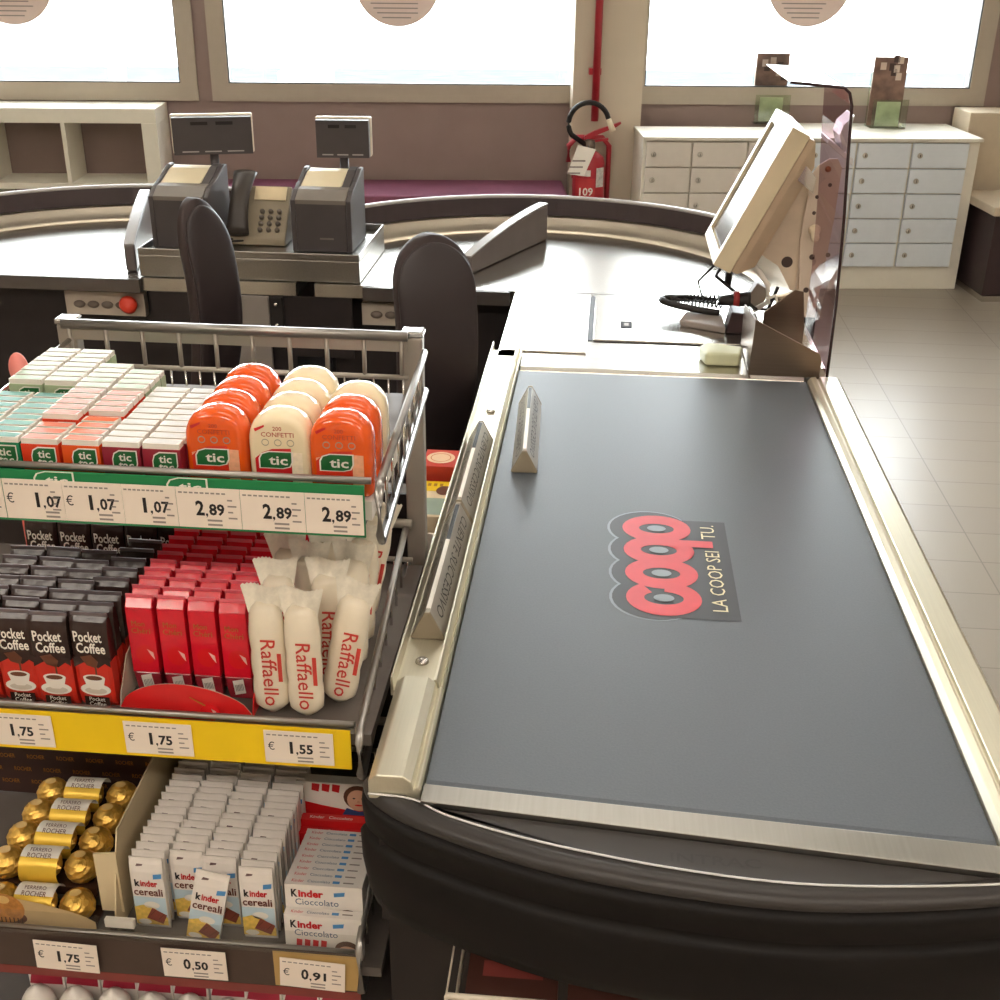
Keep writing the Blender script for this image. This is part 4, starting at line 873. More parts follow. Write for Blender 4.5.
OR_ = mt('orange_bottle', (236, 92, 26), 0.15, var=0.05, coat=0.5); CR_ = mt('cream_bottle', (240, 222, 186), 0.15, var=0.03, coat=0.5)
BO = bottle(OR_, mt('bottle_red', (220, 54, 30), 0.35), mt('bottle_text_orange', (190, 60, 20), 0.4), mt('candies_peach', (244, 178, 140), 0.3, var=0.1, scale=200))
BC = bottle(CR_, RED, mt('bottle_text_red', (176, 60, 50), 0.4), mt('candies_cream', (244, 226, 200), 0.3, var=0.1, scale=200))
b = MB(); b.box(-0.386, -0.2075, 1.012, 1.168, ZT - 0.0003, ZT + 0.0195, WHITE); tag(b.build('bottle_tray', origin=(-0.299, 1.09, ZT - 0.0003)), 'low white tray under the mint bottles', 'tray')
for c, (x, seq) in enumerate(((-0.3555, 'OOOO'), (-0.2945, 'CCCC'), (-0.2365, 'OOC'))):
    for k, s in enumerate(seq):
        BO_ = BO if s == 'O' else BC
        BO_.put((x, 1.03 + k * 0.0385, ZT + 0.02), '%s domed bottle of mints, %s from front in %s bottle column' % ('orange' if s == 'O' else 'cream', ORD[k], ('left', 'middle', 'right')[c]), 'mint bottle', '%s mint bottles' % ('orange' if s == 'O' else 'cream'))

# ------------------------------------------------------------------ second shelf: coffee chocolates, cherry sticks, coconut sticks
CB = mt('coffee_brown_foil', (54, 38, 35), 0.22, var=0.15, scale=60, bump=0.4); CRD = mt('coffee_red_foil', (206, 48, 34), 0.28, var=0.05, bump=0.2)
CUP = mt('cup_white', (236, 230, 220), 0.3); PRAL = mt('praline_brown', (104, 60, 40), 0.35)
def pillow(b, w, d, h, bands, z_sc=1.0, fm_=None):
    lv = [(0, 0.12), (0.06, 0.7), (0.16, 1), (0.5, 1), (0.82, 0.95), (0.92, 0.6), (0.965, 0.15)]
    def ring(z, k): return [(sx * w / 2, sy * d / 2 * k, z) for sx, sy in ((-1, -0.8), (-0.8, -1), (0.8, -1), (1, -0.8), (1, 0.8), (0.8, 1), (-0.8, 1), (-1, 0.8))]
    zz = [l[0] * h for l in lv]
    cuts = sorted(set(zz + [z for z, _, _ in bands if 0 < z < h * 0.96]))
    def kk(z):
        for (a, ka), (c, kc) in zip(lv, lv[1:]):
            if a * h - 1e-9 <= z <= c * h + 1e-9: return ka + (kc - ka) * (z - a * h) / ((c - a) * h)
        return 0.15
    for za, zb in zip(cuts, cuts[1:]):
        m = [mm for z0, z1, mm in bands if z0 - 1e-6 <= (za + zb) / 2 <= z1 + 1e-6][0]
        b.loft([ring(za, kk(za)), ring(zb, kk(zb))], m, caps=True, smooth=False)
    m = bands[-1][2]
    b.box(-w / 2, w / 2, -0.0008, 0.0008, h * 0.96, h, fm_ or m)
def coffee_pack():
    b = MB(); w, d, h = 0.0395, 0.0165, 0.112
    pillow(b, w, d, h, [(0, 0.058, CRD), (0.058, h, CB)], fm_=mt('coffee_seam_highlight', (120, 108, 110), 0.3, 0.3))  # paler seam paints the foil's edge highlight
    M = front(0, -d / 2 - 0.0006, 0)
    b.text('Pocket', 0.0125, M, CUP, w=0.03, bold=0.02, cy=0.0875, cx=-0.001); b.text('Coffee', 0.0125, M, CUP, w=0.031, bold=0.02, cy=0.074, cx=0.001)
    b.flat([(-0.0198, 0.05), (-0.006, 0.058), (0.006, 0.05), (0.014, 0.056), (0.0198, 0.052), (0.0198, 0.062), (-0.0198, 0.062)], M @ Matrix.Translation((0, 0, -0.0002)), CB)
    b.flat([(-0.012, 0.063), (0.0, 0.066), (0.007, 0.058), (0.004, 0.05), (-0.006, 0.053)], M, PRAL)
    b.rect(0.0022, 0.0042, 0.036, 0.053, M, PRAL)
    b.ell(0, 0.0235, 0.0165, 0.0075, M, CUP); b.ell(0.0, 0.022, 0.012, 0.004, M @ Matrix.Translation((0, 0, 0.0001)), mt('saucer_shade', (206, 196, 182), 0.3))
    b.flat([(-0.012, 0.038), (0.012, 0.038), (0.009, 0.027), (0.004, 0.0235), (-0.004, 0.0235), (-0.009, 0.027)], M @ Matrix.Translation((0, 0, 0.0002)), CUP)
    b.ell(0, 0.038, 0.012, 0.0042, M @ Matrix.Translation((0, 0, 0.0003)), CUP); b.ell(0, 0.0378, 0.009, 0.0028, M @ Matrix.Translation((0, 0, 0.0004)), PRAL)
    b.rect(-0.0135, 0.0135, 0.002, 0.0145, M @ Matrix.Translation((0, 0, -0.0001)), CB); b.text('Pocket', 0.0048, M, CUP, w=0.017, cy=0.0115); b.text('Coffee', 0.0048, M, CUP, w=0.018, cy=0.0055)
    return b.build('coffee_praline_pack')
KP = Kind(coffee_pack)
ZM = 0.9015
def rows(kind, xs, y0, n, step, lean, what, grp, cat, z=ZM, jx=0.0015, jr=0.02, names=None, dx=0.0):
    for c, x in enumerate(xs):
        for k in range(n[c] if isinstance(n, (list, tuple)) else n):
            yy = (y0[c] if isinstance(y0, (list, tuple)) else y0) + k * step
            kind.put((x + dx * k + random.uniform(-jx, jx), yy, z), '%s, %s from front in %s row from left' % (what, ORD[k], ORD[c]), cat, grp, rot=(-lean + random.uniform(-0.012, 0.012), 0, random.uniform(-jr, jr)))
rows(KP, [-0.6325, -0.5905, -0.549, -0.5085], [1.018, 1.018, 1.016, 1.018], [7, 7, 7, 3], 0.0225, 0.0, 'dark brown and red coffee praline pack', 'coffee praline packs', 'sweets pack', jr=0.03)
for c in range(3): pass
for k in range(5): KP.put((-0.5125 + 0.0012 * k, 1.092 + k * 0.0225, ZM), 'dark coffee praline pack in the right hand rear file, %s from its front' % ORD[k], 'sweets pack', 'coffee praline packs', (0, 0, random.uniform(-.03, .03)))
# rear row standing apart
for k in range(5): KP.put((-0.654 + k * 0.041, 1.232, ZM + 0.0005), 'coffee praline pack standing apart at the back, %s from the left' % ORD[k], 'sweets pack', 'rear coffee praline packs')

MR = mt('cherry_red_foil', (222, 26, 48), 0.2, var=0.08, scale=80, bump=0.3, coat=0.4); GOLDT = mt('gold_print', (190, 130, 50), 0.3, 0.6)
def cherry_stick():
    b = MB(); w, d, h = 0.0288, 0.0158, 0.121
    b.box(-w / 2, w / 2, -d / 2, d / 2, 0.03, h - 0.012, MR)
    b.loft([[(-w / 2, -d / 2, h - 0.0121), (w / 2, -d / 2, h - 0.0121), (w / 2, d / 2, h - 0.0121), (-w / 2, d / 2, h - 0.0121)], [(-w / 2, -0.001, h - 0.003), (w / 2, -0.001, h - 0.003), (w / 2, d / 2, h - 0.006), (-w / 2, d / 2, h - 0.006)]], MR, True, False)
    b.box(-w / 2 - 0.0005, w / 2 + 0.0005, -0.001, 0.0005, h - 0.0075, h + 0.001, mt('cherry_seam_highlight', (240, 110, 124), 0.25, 0.2))  # seam lightened to paint a highlight along the fold
    b.loft([[(-w / 2 * 0.9, -d / 2 * 0.3, 0), (w / 2 * 0.9, -d / 2 * 0.3, 0), (w / 2 * 0.9, d / 2 * 0.3, 0), (-w / 2 * 0.9, d / 2 * 0.3, 0)], [(-w / 2, -d / 2, 0.0299), (w / 2, -d / 2, 0.0299), (w / 2, d / 2, 0.0299), (-w / 2, d / 2, 0.0299)]], mt('wine_film', (150, 40, 52), 0.15, var=0.2, scale=80, coat=0.5), True, False)
    M = front(0, -d / 2 - 0.0004, 0)
    b.text('Mon', 0.0062, M, GOLDT, w=0.014, cx=-0.002, cy=0.0905); b.text('Ch\u00e9ri', 0.0066, M, GOLDT, w=0.02, cy=0.082)
    b.ell(0.002, 0.053, 0.0105, 0.0115, M, mt('cherry_print', (226, 34, 40), 0.2)); b.flat([(0.004, 0.06), (0.0105, 0.056), (0.0115, 0.047), (0.008, 0.052)], M @ Matrix.Translation((0, 0, 0.0002)), mt('cherry_glint', (246, 190, 180), 0.3))
    ML = frame((0, -d / 2 * 0.68 - 0.0012, 0.0158), (1, 0.0, 0.25), (0, -0.25, 1)); b.rect(-0.006, 0.006, -0.009, 0.013, ML, WHITE)
    for i in range(6): b.rect(-0.004 + i * 0.0016, -0.0035 + i * 0.0016, -0.004, 0.006, ML @ Matrix.Translation((0, 0, 0.0002)), INK)
    return b.build('cherry_chocolate_stick', None, 0.0008, 1)
KM = Kind(cherry_stick)
rows(KM, [-0.4635, -0.4295, -0.396, -0.3625], 1.045, 14, 0.0188, 0.0, 'red foil cherry chocolate stick', 'cherry chocolate sticks', 'chocolate stick', jx=0.0008, jr=0.02, dx=0.0001)
# carton tray of the cherry sticks with red picture front
t = thing('carton_tray', 'carton tray with rounded red front holding the cherry sticks', 'tray', (-0.4125, 1.02, ZM))
CI = mt('pale_carton_inside', (206, 190, 172), 0.6)
b = MB(); N = 20
pts = []
for i in range(N + 1):
    s = i / N; x = -0.07 + 0.14 * s; y = -0.0125 - 0.009 * math.sin(PI * s); pts.append((x, y, 0.006 + 0.038 * math.sin(PI * min(1, max(0, s))) ** 0.6 * (1.05 - 0.1 * s)))
b.add([(x, y, 0.001) for x, y, z in pts] + pts, [(i, i + 1, i + N + 2, i + N + 1) for i in range(N)], mt('tray_red', (214, 36, 38), 0.3), True)
b.add([(x, y + 0.001, 0.001) for x, y, z in pts] + [(x, y + 0.001, z) for x, y, z in pts], [(i, i + 1, i + N + 2, i + N + 1) for i in range(N)], CI, True)
b.build('picture_front', t)
b = MB(); Mf = front(0.03, -0.0224, 0.012); b.ell(0, 0, 0.011, 0.01, Mf, mt('cherry_print', (226, 34, 40), 0.2)); b.flat([(0.001, 0.005), (0.006, 0.002), (0.006, -0.004), (0.003, 0)], Mf @ Matrix.Translation((0, 0, 0.0003)), mt('cherry_glint', (246, 190, 180), 0.3)); b.flat([(-0.004, 0.009), (-0.02, 0.018), (-0.021, 0.0174), (-0.006, 0.008)], Mf @ Matrix.Translation((0, 0, 0.0003)), GOLDT); b.build('cherry_picture', t)
b = MB(); b.prism([(-0.012, 0.001), (0.28, 0.001), (0.28, 0.05), (0.075, 0.065), (0.02, 0.05), (-0.005, 0.02)], -0.0715, -0.0705, CI, 'x'); b.build('side_wall', t)
b = MB(); b.prism([(-0.012, 0.001), (0.28, 0.001), (0.28, 0.05), (0.06, 0.055), (0.02, 0.04), (-0.005, 0.02)], 0.0705, 0.0715, mt('tray_red', (214, 36, 38), 0.3), 'x'); b.build('side_wall', t)

RW_ = mt('milky_wrapper', (240, 228, 206), 0.28, var=0.04, scale=40, bump=0.3, coat=0.35)
RFN = mt('frosty_fin', (236, 228, 212), 0.3, var=0.08, scale=150, bump=0.4)
def coconut_stick():
    t = bpy.data.objects.new('coconut_sweet_stick', None); COL.objects.link(t); t.empty_display_size = 0.02
    prof = [(0.004, 0.0), (0.012, 0.006)]
    for i in range(19):
        s = i / 18; prof.append((0.0178 + 0.0012 * abs(math.sin(3 * PI * s)), 0.012 + 0.098 * s))
    prof += [(0.0172, 0.118), (0.0145, 0.126), (0.009, 0.132)]
    b = MB(); b.lathe(prof, RW_, 20, sy=0.72)
    M = frame((0.0035, -0.0147, 0.062), (0, 0, -1), (1, 0, 0)); b.text('Raffaello', 0.0155, M, mt('coral_red_letters', (206, 66, 56), 0.4), w=0.08, bold=0.005, cx=0.006); b.rect(-0.018, 0.016, 0.0085, 0.0128, M @ Matrix.Translation((0, 0, -0.0005)), mt('coral_red_letters', (206, 66, 56), 0.4))
    b.build('wrapper', t)
    b = MB(); vs = []; fs = []; n = 24
    for i in range(n + 1):
        s = i / n; x = (s - 0.5); zz = 0.15 + (0.0018 if i % 2 else 0)
        vs += [(x * 0.034, -0.002 + 0.003 * math.sin(9 * s), 0.12), (x * 0.041, 0.003 * math.sin(7 * s), 0.136), (x * 0.047, 0.004 * math.sin(7 * s), zz)]
    for i in range(n): fs += [(3 * i, 3 * i + 3, 3 * i + 4, 3 * i + 1), (3 * i + 1, 3 * i + 4, 3 * i + 5, 3 * i + 2)]
    b.add(vs, fs, RFN, True); b.add([(v[0], v[1] + 0.0012, v[2]) for v in vs], fs, RFN, True); b.build('crimped_end', t)
    return t
KR = Kind(coconut_stick)
spots = [(-0.324, 1.025, 0.0, 0.03, 'front left'), (-0.2865, 1.022, 0.0, 0.0, 'front middle'), (-0.2605, 1.05, 0.19, 0.0, 'leaning at the front right'), (-0.278, 1.0795, 0.05, 0.1, 'just behind the front right one'),
    (-0.317, 1.069, -0.05, 0.1, 'second line at left'), (-0.297, 1.11, -0.02, -0.1, 'second line at middle'), (-0.2585, 1.112, 0.05, 0.0, 'second line at right'),
    (-0.313, 1.13, -0.12, 0.0, 'third line at left'), (-0.285, 1.148, 0.0, 0.3, 'third line at middle'), (-0.2605, 1.16, 0.08, 0.0, 'third line at right'), (-0.305, 1.2, 0.02, 0.1, 'rear line at left'), (-0.2685, 1.218, 0.2, 0.1, 'rear line at right, tall beside the post')]
for i, (x, y, ly, rz, wh) in enumerate(spots):
    KR.put((x, y, ZM + (0.0 if i < 3 else 0.004)), 'milky white coconut sweet stick, %s' % wh, 'sweets stick', 'coconut sweet sticks', (-0.05 if i > 3 else 0.0, ly, rz))
pc = MB(); pc.box(-0.716, -0.69, 1.3, 1.302, 0.8935, 1.0, mt('coral_card', (220, 110, 100), 0.5)); tag(pc.build('hanging_card', origin=(-0.703, 1.301, 0.8935)), 'coral strip of card behind the left coffee praline packs', 'card')
pk = MB(); pk.lathe([(0, -0.001), (0.0115, -0.001), (0.0115, 0.001), (0, 0.001)], mt('pink_tag', (236, 140, 130), 0.4), 20, sy=1.7, T=Matrix.Translation((-0.633, 1.2, 1.207)) @ Matrix.Rotation(PI / 2, 4, 'X')); pk.tube([(-0.633, 1.2, 1.19), (-0.633, 1.203, 1.139)], 0.0022, mt('pink_tag', (236, 140, 130), 0.4), 6)
tag(pk.build('shelf_tag', origin=(-0.633, 1.2, 1.139)), 'pink oval tag standing at the left edge of the top shelf', 'tag')

# ------------------------------------------------------------------ third shelf
ZL = 0.5755
GF = mt('gold_foil', (240, 192, 96), 0.34, 0.75, 0.2, 120, bump=0.8)
def praline_pack():
    t = bpy.data.objects.new('gold_praline_pack', None); COL.objects.link(t); t.empty_display_size = 0.02
    b = MB(); b.box(-0.07, 0.07, -0.023, 0.021, 0, 0.003, mt('dark_brown_tray', (62, 40, 30), 0.3)); b.box(-0.071, 0.071, -0.024, -0.022, 0, 0.012, mt('dark_brown_tray', (62, 40, 30), 0.3)); b.build('tray', t)
    for x in (-0.0465, 0, 0.0465):
        b = MB(); rings = []
        for i in range(15):
            a = -PI / 2 + PI * i / 14
            rings.append([((0.0202 + 0.001 * math.sin(5 * p + 3 * i + 40 * x) + 0.0009 * math.sin(9 * p - 4 * i) + random.uniform(-.0006, .0006)) * math.cos(a) * math.cos(p) + x, (0.0205 + 0.0011 * math.sin(5 * p + 3 * i)) * math.cos(a) * math.sin(p) - 0.001, 0.0235 + 0.0195 * math.sin(a)) for p in (2 * PI * k / 28 for k in range(28))])
        b.loft(rings, GF, smooth=False); b.ell(x, -0.002, 0.007, 0.006, frame((0, 0, 0.0436), (1, 0, 0), (0, 1, 0)), mt('gold_seal', (226, 190, 120), 0.4)); b.build('gold_praline', t)
    b = MB()
    sec = [(0.0225 * math.cos(a) - 0.001, 0.0235 + 0.0218 * math.sin(a)) for a in [PI * 1.25 - i * PI * 1.2 / 14 for i in range(15)]]
    n = len(sec)
    b.add([(-0.0235, p[0], p[1]) for p in sec] + [(0.0235, p[0], p[1]) for p in sec], [(i, i + 1, n + i + 1, n + i) for i in range(7)], mt('yellow_gold_band', (238, 196, 70), 0.35, 0.3), True)
    b.add([(-0.0235, p[0], p[1]) for p in sec] + [(0.0235, p[0], p[1]) for p in sec], [(i, i + 1, n + i + 1, n + i) for i in range(7, n - 1)], WHITE, True)
    ML = frame((0, -0.0085, 0.0452), (1, 0, 0), (0, 0.9, 0.43)); b.text('FERRERO', 0.0045, ML, PRAL, w=0.026, cy=0.006); b.text('ROCHER', 0.0062, ML, PRAL, w=0.03, cy=-0.0015)
    b.build('label_band', t)
    return t
KF = Kind(praline_pack)
for k in range(5): KF.put((-0.63 if k == 0 else -0.64, 1.031 if k == 0 else 1.0745 + (k - 1) * 0.0435, ZL + (0.001 if k == 0 else 0.019)), 'tray of three gold foil pralines with white band, %s from the front' % ORD[k], 'praline pack', 'gold praline packs', (0.0, 0, random.uniform(-.02, .02)))
t = thing('display_carton', 'cream display carton with brown printed back holding the gold pralines', 'carton', (-0.605, 1.18, ZL))
CC = mt('cream_carton', (222, 202, 164), 0.6, var=0.03)
b = MB(); b.prism([(-0.165, 0), (0.14, 0), (0.14, 0.15), (0.01, 0.135), (-0.13, 0.125), (-0.145, 0.09), (-0.165, 0.03)], 0.073, 0.075, CC, 'x'); b.build('side_wall', t)
b = MB(); b.prism([(0.0505, 0.018), (0.0775, 0.018), (0.0775, 0.108), (0.0505, 0.104)], -0.149, -0.147, CC, 'y'); b.build('front_flap', t)
b = MB(); b.box(-0.222, 0.0725, 0.069, 0.071, 0.0, 0.11, mt('dark_brown_print', (62, 40, 34), 0.5))
for r in range(4):
    for c in range(7): b.text('ROCHER', 0.0065, front(-0.205 + c * 0.041 + (r % 2) * 0.02, 0.0685, 0.02 + r * 0.021), GOLDT, w=0.024)
b.build('printed_back', t)
b = MB(); N = 16
pts = [(-0.1 + 0.155 * i / N, 0.028 + 0.032 * math.cos(PI / 2 * (i / N)) ** 0.7) for i in range(N + 1)]
b.add([(x, -0.178, 0.012) for x, z in pts] + [(x, -0.178, z) for x, z in pts], [(i, i + 1, i + N + 2, i + N + 1) for i in range(N)], mt('beige_print', (204, 176, 130), 0.5))
M = front(-0.052, -0.1785, 0.04)
b.ell(0, -0.014, 0.025, 0.012, M, PRAL); b.ell(0, 0.0, 0.024, 0.022, M @ Matrix.Translation((0, 0, 0.0002)), mt('praline_print_gold', (190, 128, 62), 0.4, var=0.25, scale=150)); b.ell(0.0, 0.013, 0.008, 0.006, M @ Matrix.Translation((0, 0, 0.0004)), mt('gold_seal', (226, 190, 120), 0.4))
for i in range(9): b.rect(-0.022 + i * 0.005, -0.0205 + i * 0.005, -0.024, -0.014, M @ Matrix.Translation((0, 0, 0.0003)), mt('pleat_brown', (70, 42, 30), 0.5))
b.build('picture_front', t)

KWH = mt('bar_white_film', (236, 228, 220), 0.3, var=0.03, scale=60, bump=0.2, coat=0.3); KBL = mt('tag_blue', (86, 150, 206), 0.4); KBR = mt('kinder_brown', (108, 54, 40), 0.4); KSKY = mt('pale_sky_print', (196, 216, 226), 0.4); KYE = mt('grain_yellow', (234, 196, 96), 0.4, var=0.15, scale=200); KCH = mt('chocolate_print', (140, 74, 62), 0.35)
def cereal_bar():
    b = MB(); w, d, h = 0.0392, 0.0088, 0.106
    pillow(b, w, d, h, [(0, h, KWH)])
    M = front(0, -d / 2 - 0.0005, 0); M1 = M @ Matrix.Translation((0, 0, 0.0002)); M2 = M @ Matrix.Translation((0, 0, 0.0004))
    b.rect(-0.0192, 0.0192, 0.008, 0.05, M, KSKY); b.flat([(-0.0192, 0.008), (0.0192, 0.008), (0.0192, 0.02), (0.004, 0.034), (-0.008, 0.038), (-0.0192, 0.034)], M1, KYE)
    b.ell(0.002, 0.038, 0.0095, 0.0055, M1, WHITE); b.flat([(-0.006, 0.018), (0.013, 0.01), (0.0188, 0.024), (0.002, 0.034)], M2, KCH)
    for q in ((-0.0015, 0.0225), (0.008, 0.017)): b.flat([(q[0], q[1]), (q[0] + 0.0006, q[1] - 0.0004), (q[0] + 0.008, q[1] + 0.0085), (q[0] + 0.0074, q[1] + 0.009)], M2 @ Matrix.Translation((0, 0, 0.0002)), PRAL)
    b.ell(-0.009, 0.012, 0.008, 0.004, M2, WHITE)
    b.text('k', 0.0105, M2, INK, w=0.0062, bold=0.04, cx=-0.0118, cy=0.0712); b.text('inder', 0.0098, M2, RED, w=0.0205, bold=0.03, cx=0.0022, cy=0.071)
    b.text('cereali', 0.0112, M2, KBR, w=0.0345, bold=0.02, cy=0.058); b.flat([(0.008, 0.078), (0.018, 0.08), (0.0185, 0.087), (0.0085, 0.085)], M2, KBL)
    b.flat([(-0.012, 0.094), (-0.004, 0.0955), (-0.003, 0.098), (-0.01, 0.0985)], frame((0, -0.0031, 0), (1, 0, 0), (0, 0, 1)), mt('tiny_mark', (120, 96, 96), 0.4))
    return b.build('cereal_chocolate_bar')
KC = Kind(cereal_bar)
xs = [-0.4925, -0.4495, -0.4065, -0.3625]
rows(KC, xs, [1.03, 1.046, 1.04, 1.026], 16, 0.0125, 0.0, 'white chocolate cereal bar', 'white chocolate cereal bars', 'chocolate bar', z=ZL, jx=0.0012, jr=0.02)
KC.put((-0.428, 1.012, ZL + 0.001), 'white chocolate cereal bar tilted in front of the second and third rows', 'chocolate bar', 'white chocolate cereal bars', (-0.03, 0.2, 0.0))
b = MB(); b.box(-0.535, -0.5, 0.9935, 1.0, ZL + 0.03, ZL + 0.042, WHITE); b.box(-0.53, -0.505, 0.994, 1.004, ZL, ZL + 0.03, CLEAR); tag(b.build('label_clip', origin=(-0.517, 0.997, ZL), bevel=0.001), 'white clip at the foot of the praline carton', 'clip')

def choc_box(h=0.062):
    def mk():
        b = MB(); w, d = 0.089, 0.0125
        b.box(-w / 2, w / 2, -d / 2, d / 2, 0, h, KWH)
        M = front(0, -d / 2 - 0.0005, 0); M1 = M @ Matrix.Translation((0, 0, 0.0002))
        b.text('K', 0.0115, M1, INK, w=0.0075, bold=0.04, cx=-0.0335, cy=h - 0.012); b.text('inder', 0.011, M1, RED, w=0.029, bold=0.04, cx=-0.0145, cy=h - 0.0122)
        b.text('Cioccolato', 0.009, M1, mt('script_blue', (60, 88, 120), 0.4), w=0.05, cx=-0.008, cy=h - 0.0245); b.flat([(0.012, h - 0.015), (0.024, h - 0.013), (0.025, h - 0.007), (0.012, h - 0.009)], M1, KBL)
        for i in range(4): b.flat([(-0.032 + i * 0.0095, h - 0.046), (-0.026 + i * 0.0095, h - 0.05), (-0.0245 + i * 0.0095, h - 0.035), (-0.031 + i * 0.0095, h - 0.034)], M1, RED)
        b.ell(0.027, h - 0.047, 0.0145, 0.014, M, mt('hair_brown', (96, 60, 42), 0.5)); b.ell(0.027, h - 0.051, 0.0118, 0.0105, M1, mt('face_print', (214, 168, 138), 0.5))
        MT = frame((0, 0, h + 0.0004), (1, 0, 0), (0, 1, 0))
        b.text('Kinder', 0.0045, MT, RED, w=0.014, cx=-0.03); b.text('Cioccolato', 0.004, MT, mt('script_blue', (60, 88, 120), 0.4), w=0.026, cx=-0.006); b.rect(0.01, 0.018, -0.002, 0.002, MT, KBL); b.rect(0.022, 0.034, -0.001, 0.001, MT, INKG)
        return b.build('milk_chocolate_box', None, 0.0008, 1)
    return Kind(mk)
KK = choc_box()
for k in range(10): KK.put((-0.281 - 0.0006 * k, 1.008 + k * 0.0142, ZL + (0.0 if k == 0 else 0.0368 - 0.0037 * k)), 'white milk chocolate box, %s from the front of the right hand stack' % ORD[k], 'chocolate box', 'white milk chocolate boxes', (0, 0, random.uniform(-.012, .012)))
b = MB(); b.prism([(1.016, ZL), (1.142, ZL), (1.142, ZL + 0.001), (1.016, ZL + 0.0325)], -0.325, -0.257, mt('dark_carton', (52, 38, 34), 0.6), 'x'); tag(b.build('support_tray', origin=(-0.2775, 1.09, ZL)), 'dark tray lifting the white milk chocolate boxes', 'tray')
def red_box():
    b = MB(); w, d, h = 0.092, 0.0125, 0.055
    b.box(-w / 2, w / 2, -d / 2, d / 2, 0, h, mt('box_red', (216, 32, 36), 0.35)); MT = frame((0, 0, h + 0.0004), (1, 0, 0), (0, 1, 0)); b.text('Cioccolato', 0.005, MT, WHITE, w=0.03, cx=0.004); b.text('Kinder', 0.005, MT, WHITE, w=0.018, cx=-0.026)
    return b.build('red_chocolate_box', None, 0.0008, 1)
KD = Kind(red_box)
for k in range(2): KD.put((-0.298, 1.1515 + k * 0.0145, ZL + 0.0002 + 0.009 * k), 'red chocolate box with white letters on its edge, %s behind the white boxes' % ORD[k], 'chocolate box', 'red chocolate boxes')
t = thing('large_chocolate_box', 'large white and red chocolate box with a child portrait at the rear right', 'chocolate box', (-0.302, 1.192, ZL))
b = MB(); w = 0.052; b.box(-w, w, -0.008, 0.008, 0, 0.104, WHITE); M = front(0, -0.0085, -0.048); M1 = M @ Matrix.Translation((0, 0, 0.0002)); M2 = M @ Matrix.Translation((0, 0, 0.0004))
b.flat([(-w, 0.048), (w, 0.048), (w, 0.114), (0.01, 0.112), (-0.02, 0.117), (-w, 0.124)], M, mt('box_red', (216, 32, 36), 0.35))
for i in range(3): b.flat([(-0.032 + i * 0.013, 0.14), (-0.023 + i * 0.013, 0.138), (-0.021 + i * 0.013, 0.15), (-0.031 + i * 0.013, 0.151)], M1, RED)
b.ell(0.0275, 0.132, 0.019, 0.019, M1, mt('hair_brown', (96, 60, 42), 0.5)); b.ell(0.0275, 0.128, 0.0145, 0.0165, M2, mt('face_print', (214, 168, 138), 0.5)); b.flat([(0.006, 0.104), (0.05, 0.104), (0.044, 0.114), (0.0275, 0.11), (0.012, 0.115)], M1, mt('collar_blue', (60, 80, 130), 0.5))
M3 = M @ Matrix.Translation((0, 0, 0.0006))
for s in (-1, 1): b.ell(0.0275 + s * 0.0055, 0.131, 0.0018, 0.0011, M3, INK)
b.ell(0.0275, 0.1205, 0.005, 0.0014, M3, RED); b.flat([(0.0265, 0.128), (0.0285, 0.128), (0.0295, 0.1245), (0.0255, 0.1245)], M3, mt('nose_print', (196, 146, 118), 0.5))
b.build('carton', t, 0.001)

# ------------------------------------------------------------------ bottom shelf: chocolate eggs and little boxes
EG = mt('egg_foil', (232, 224, 216), 0.3, var=0.04, scale=60, bump=0.3)
def egg():
    b = MB(); b.lathe([(0.0, 0), (0.012, 0.001), (0.0195, 0.01), (0.0215, 0.022), (0.019, 0.036), (0.013, 0.047), (0.006, 0.053), (0.0025, 0.056), (0, 0.057)], EG, 20); pts = [(0.0218 * math.sin(a), -0.0218 * math.cos(a)) for a in [-0.7 + 0.2 * i for i in range(8)]]
    b.add([(x * 0.995, y * 0.995, 0.012) for x, y in pts] + [(x, y, 0.022) for x, y in pts], [(i, i + 1, i + 9, i + 8) for i in range(7)], RED, True)
    return b.build('chocolate_egg')
KE = Kind(egg)
for k, (x, y, z) in enumerate(((-0.638, 0.998, 0.452), (-0.592, 1.0, 0.45), (-0.545, 1.002, 0.446), (-0.498, 1.0, 0.443), (-0.452, 1.002, 0.4405), (-0.405, 1.0, 0.4405))): KE.put((x, y, 0.4405), 'white foil chocolate egg on the bottom shelf, %s from the left' % ORD[k], 'chocolate egg', 'chocolate eggs on the bottom shelf')
def egg_box():
    b = MB(); b.box(-0.022, 0.022, -0.012, 0.012, 0, 0.078, KWH); M = front(0, -0.0125, 0); M1 = M @ Matrix.Translation((0, 0, 0.0002))
    b.flat([(-0.021, 0.03), (0.02, 0.03), (0.021, 0.05), (0.0, 0.044), (-0.015, 0.056)], M, mt('plum_red_print', (160, 40, 60), 0.4)); b.text('K', 0.009, M1, INK, w=0.006, bold=0.03, cx=-0.013, cy=0.066); b.text('inder', 0.008, M1, RED, w=0.02, bold=0.02, cx=0.001, cy=0.0655)
    return b.build('egg_carton_box', None, 0.001, 1)
KX = Kind(egg_box)
for k in range(9): KX.put((-0.64 + k * 0.0455, 1.04 + random.uniform(-.002, .002), 0.4405), 'small white sweets box behind the chocolate eggs, %s from the left' % ORD[k], 'sweets box', 'small boxes on the bottom shelf', (0, 0, random.uniform(-.05, .05)))

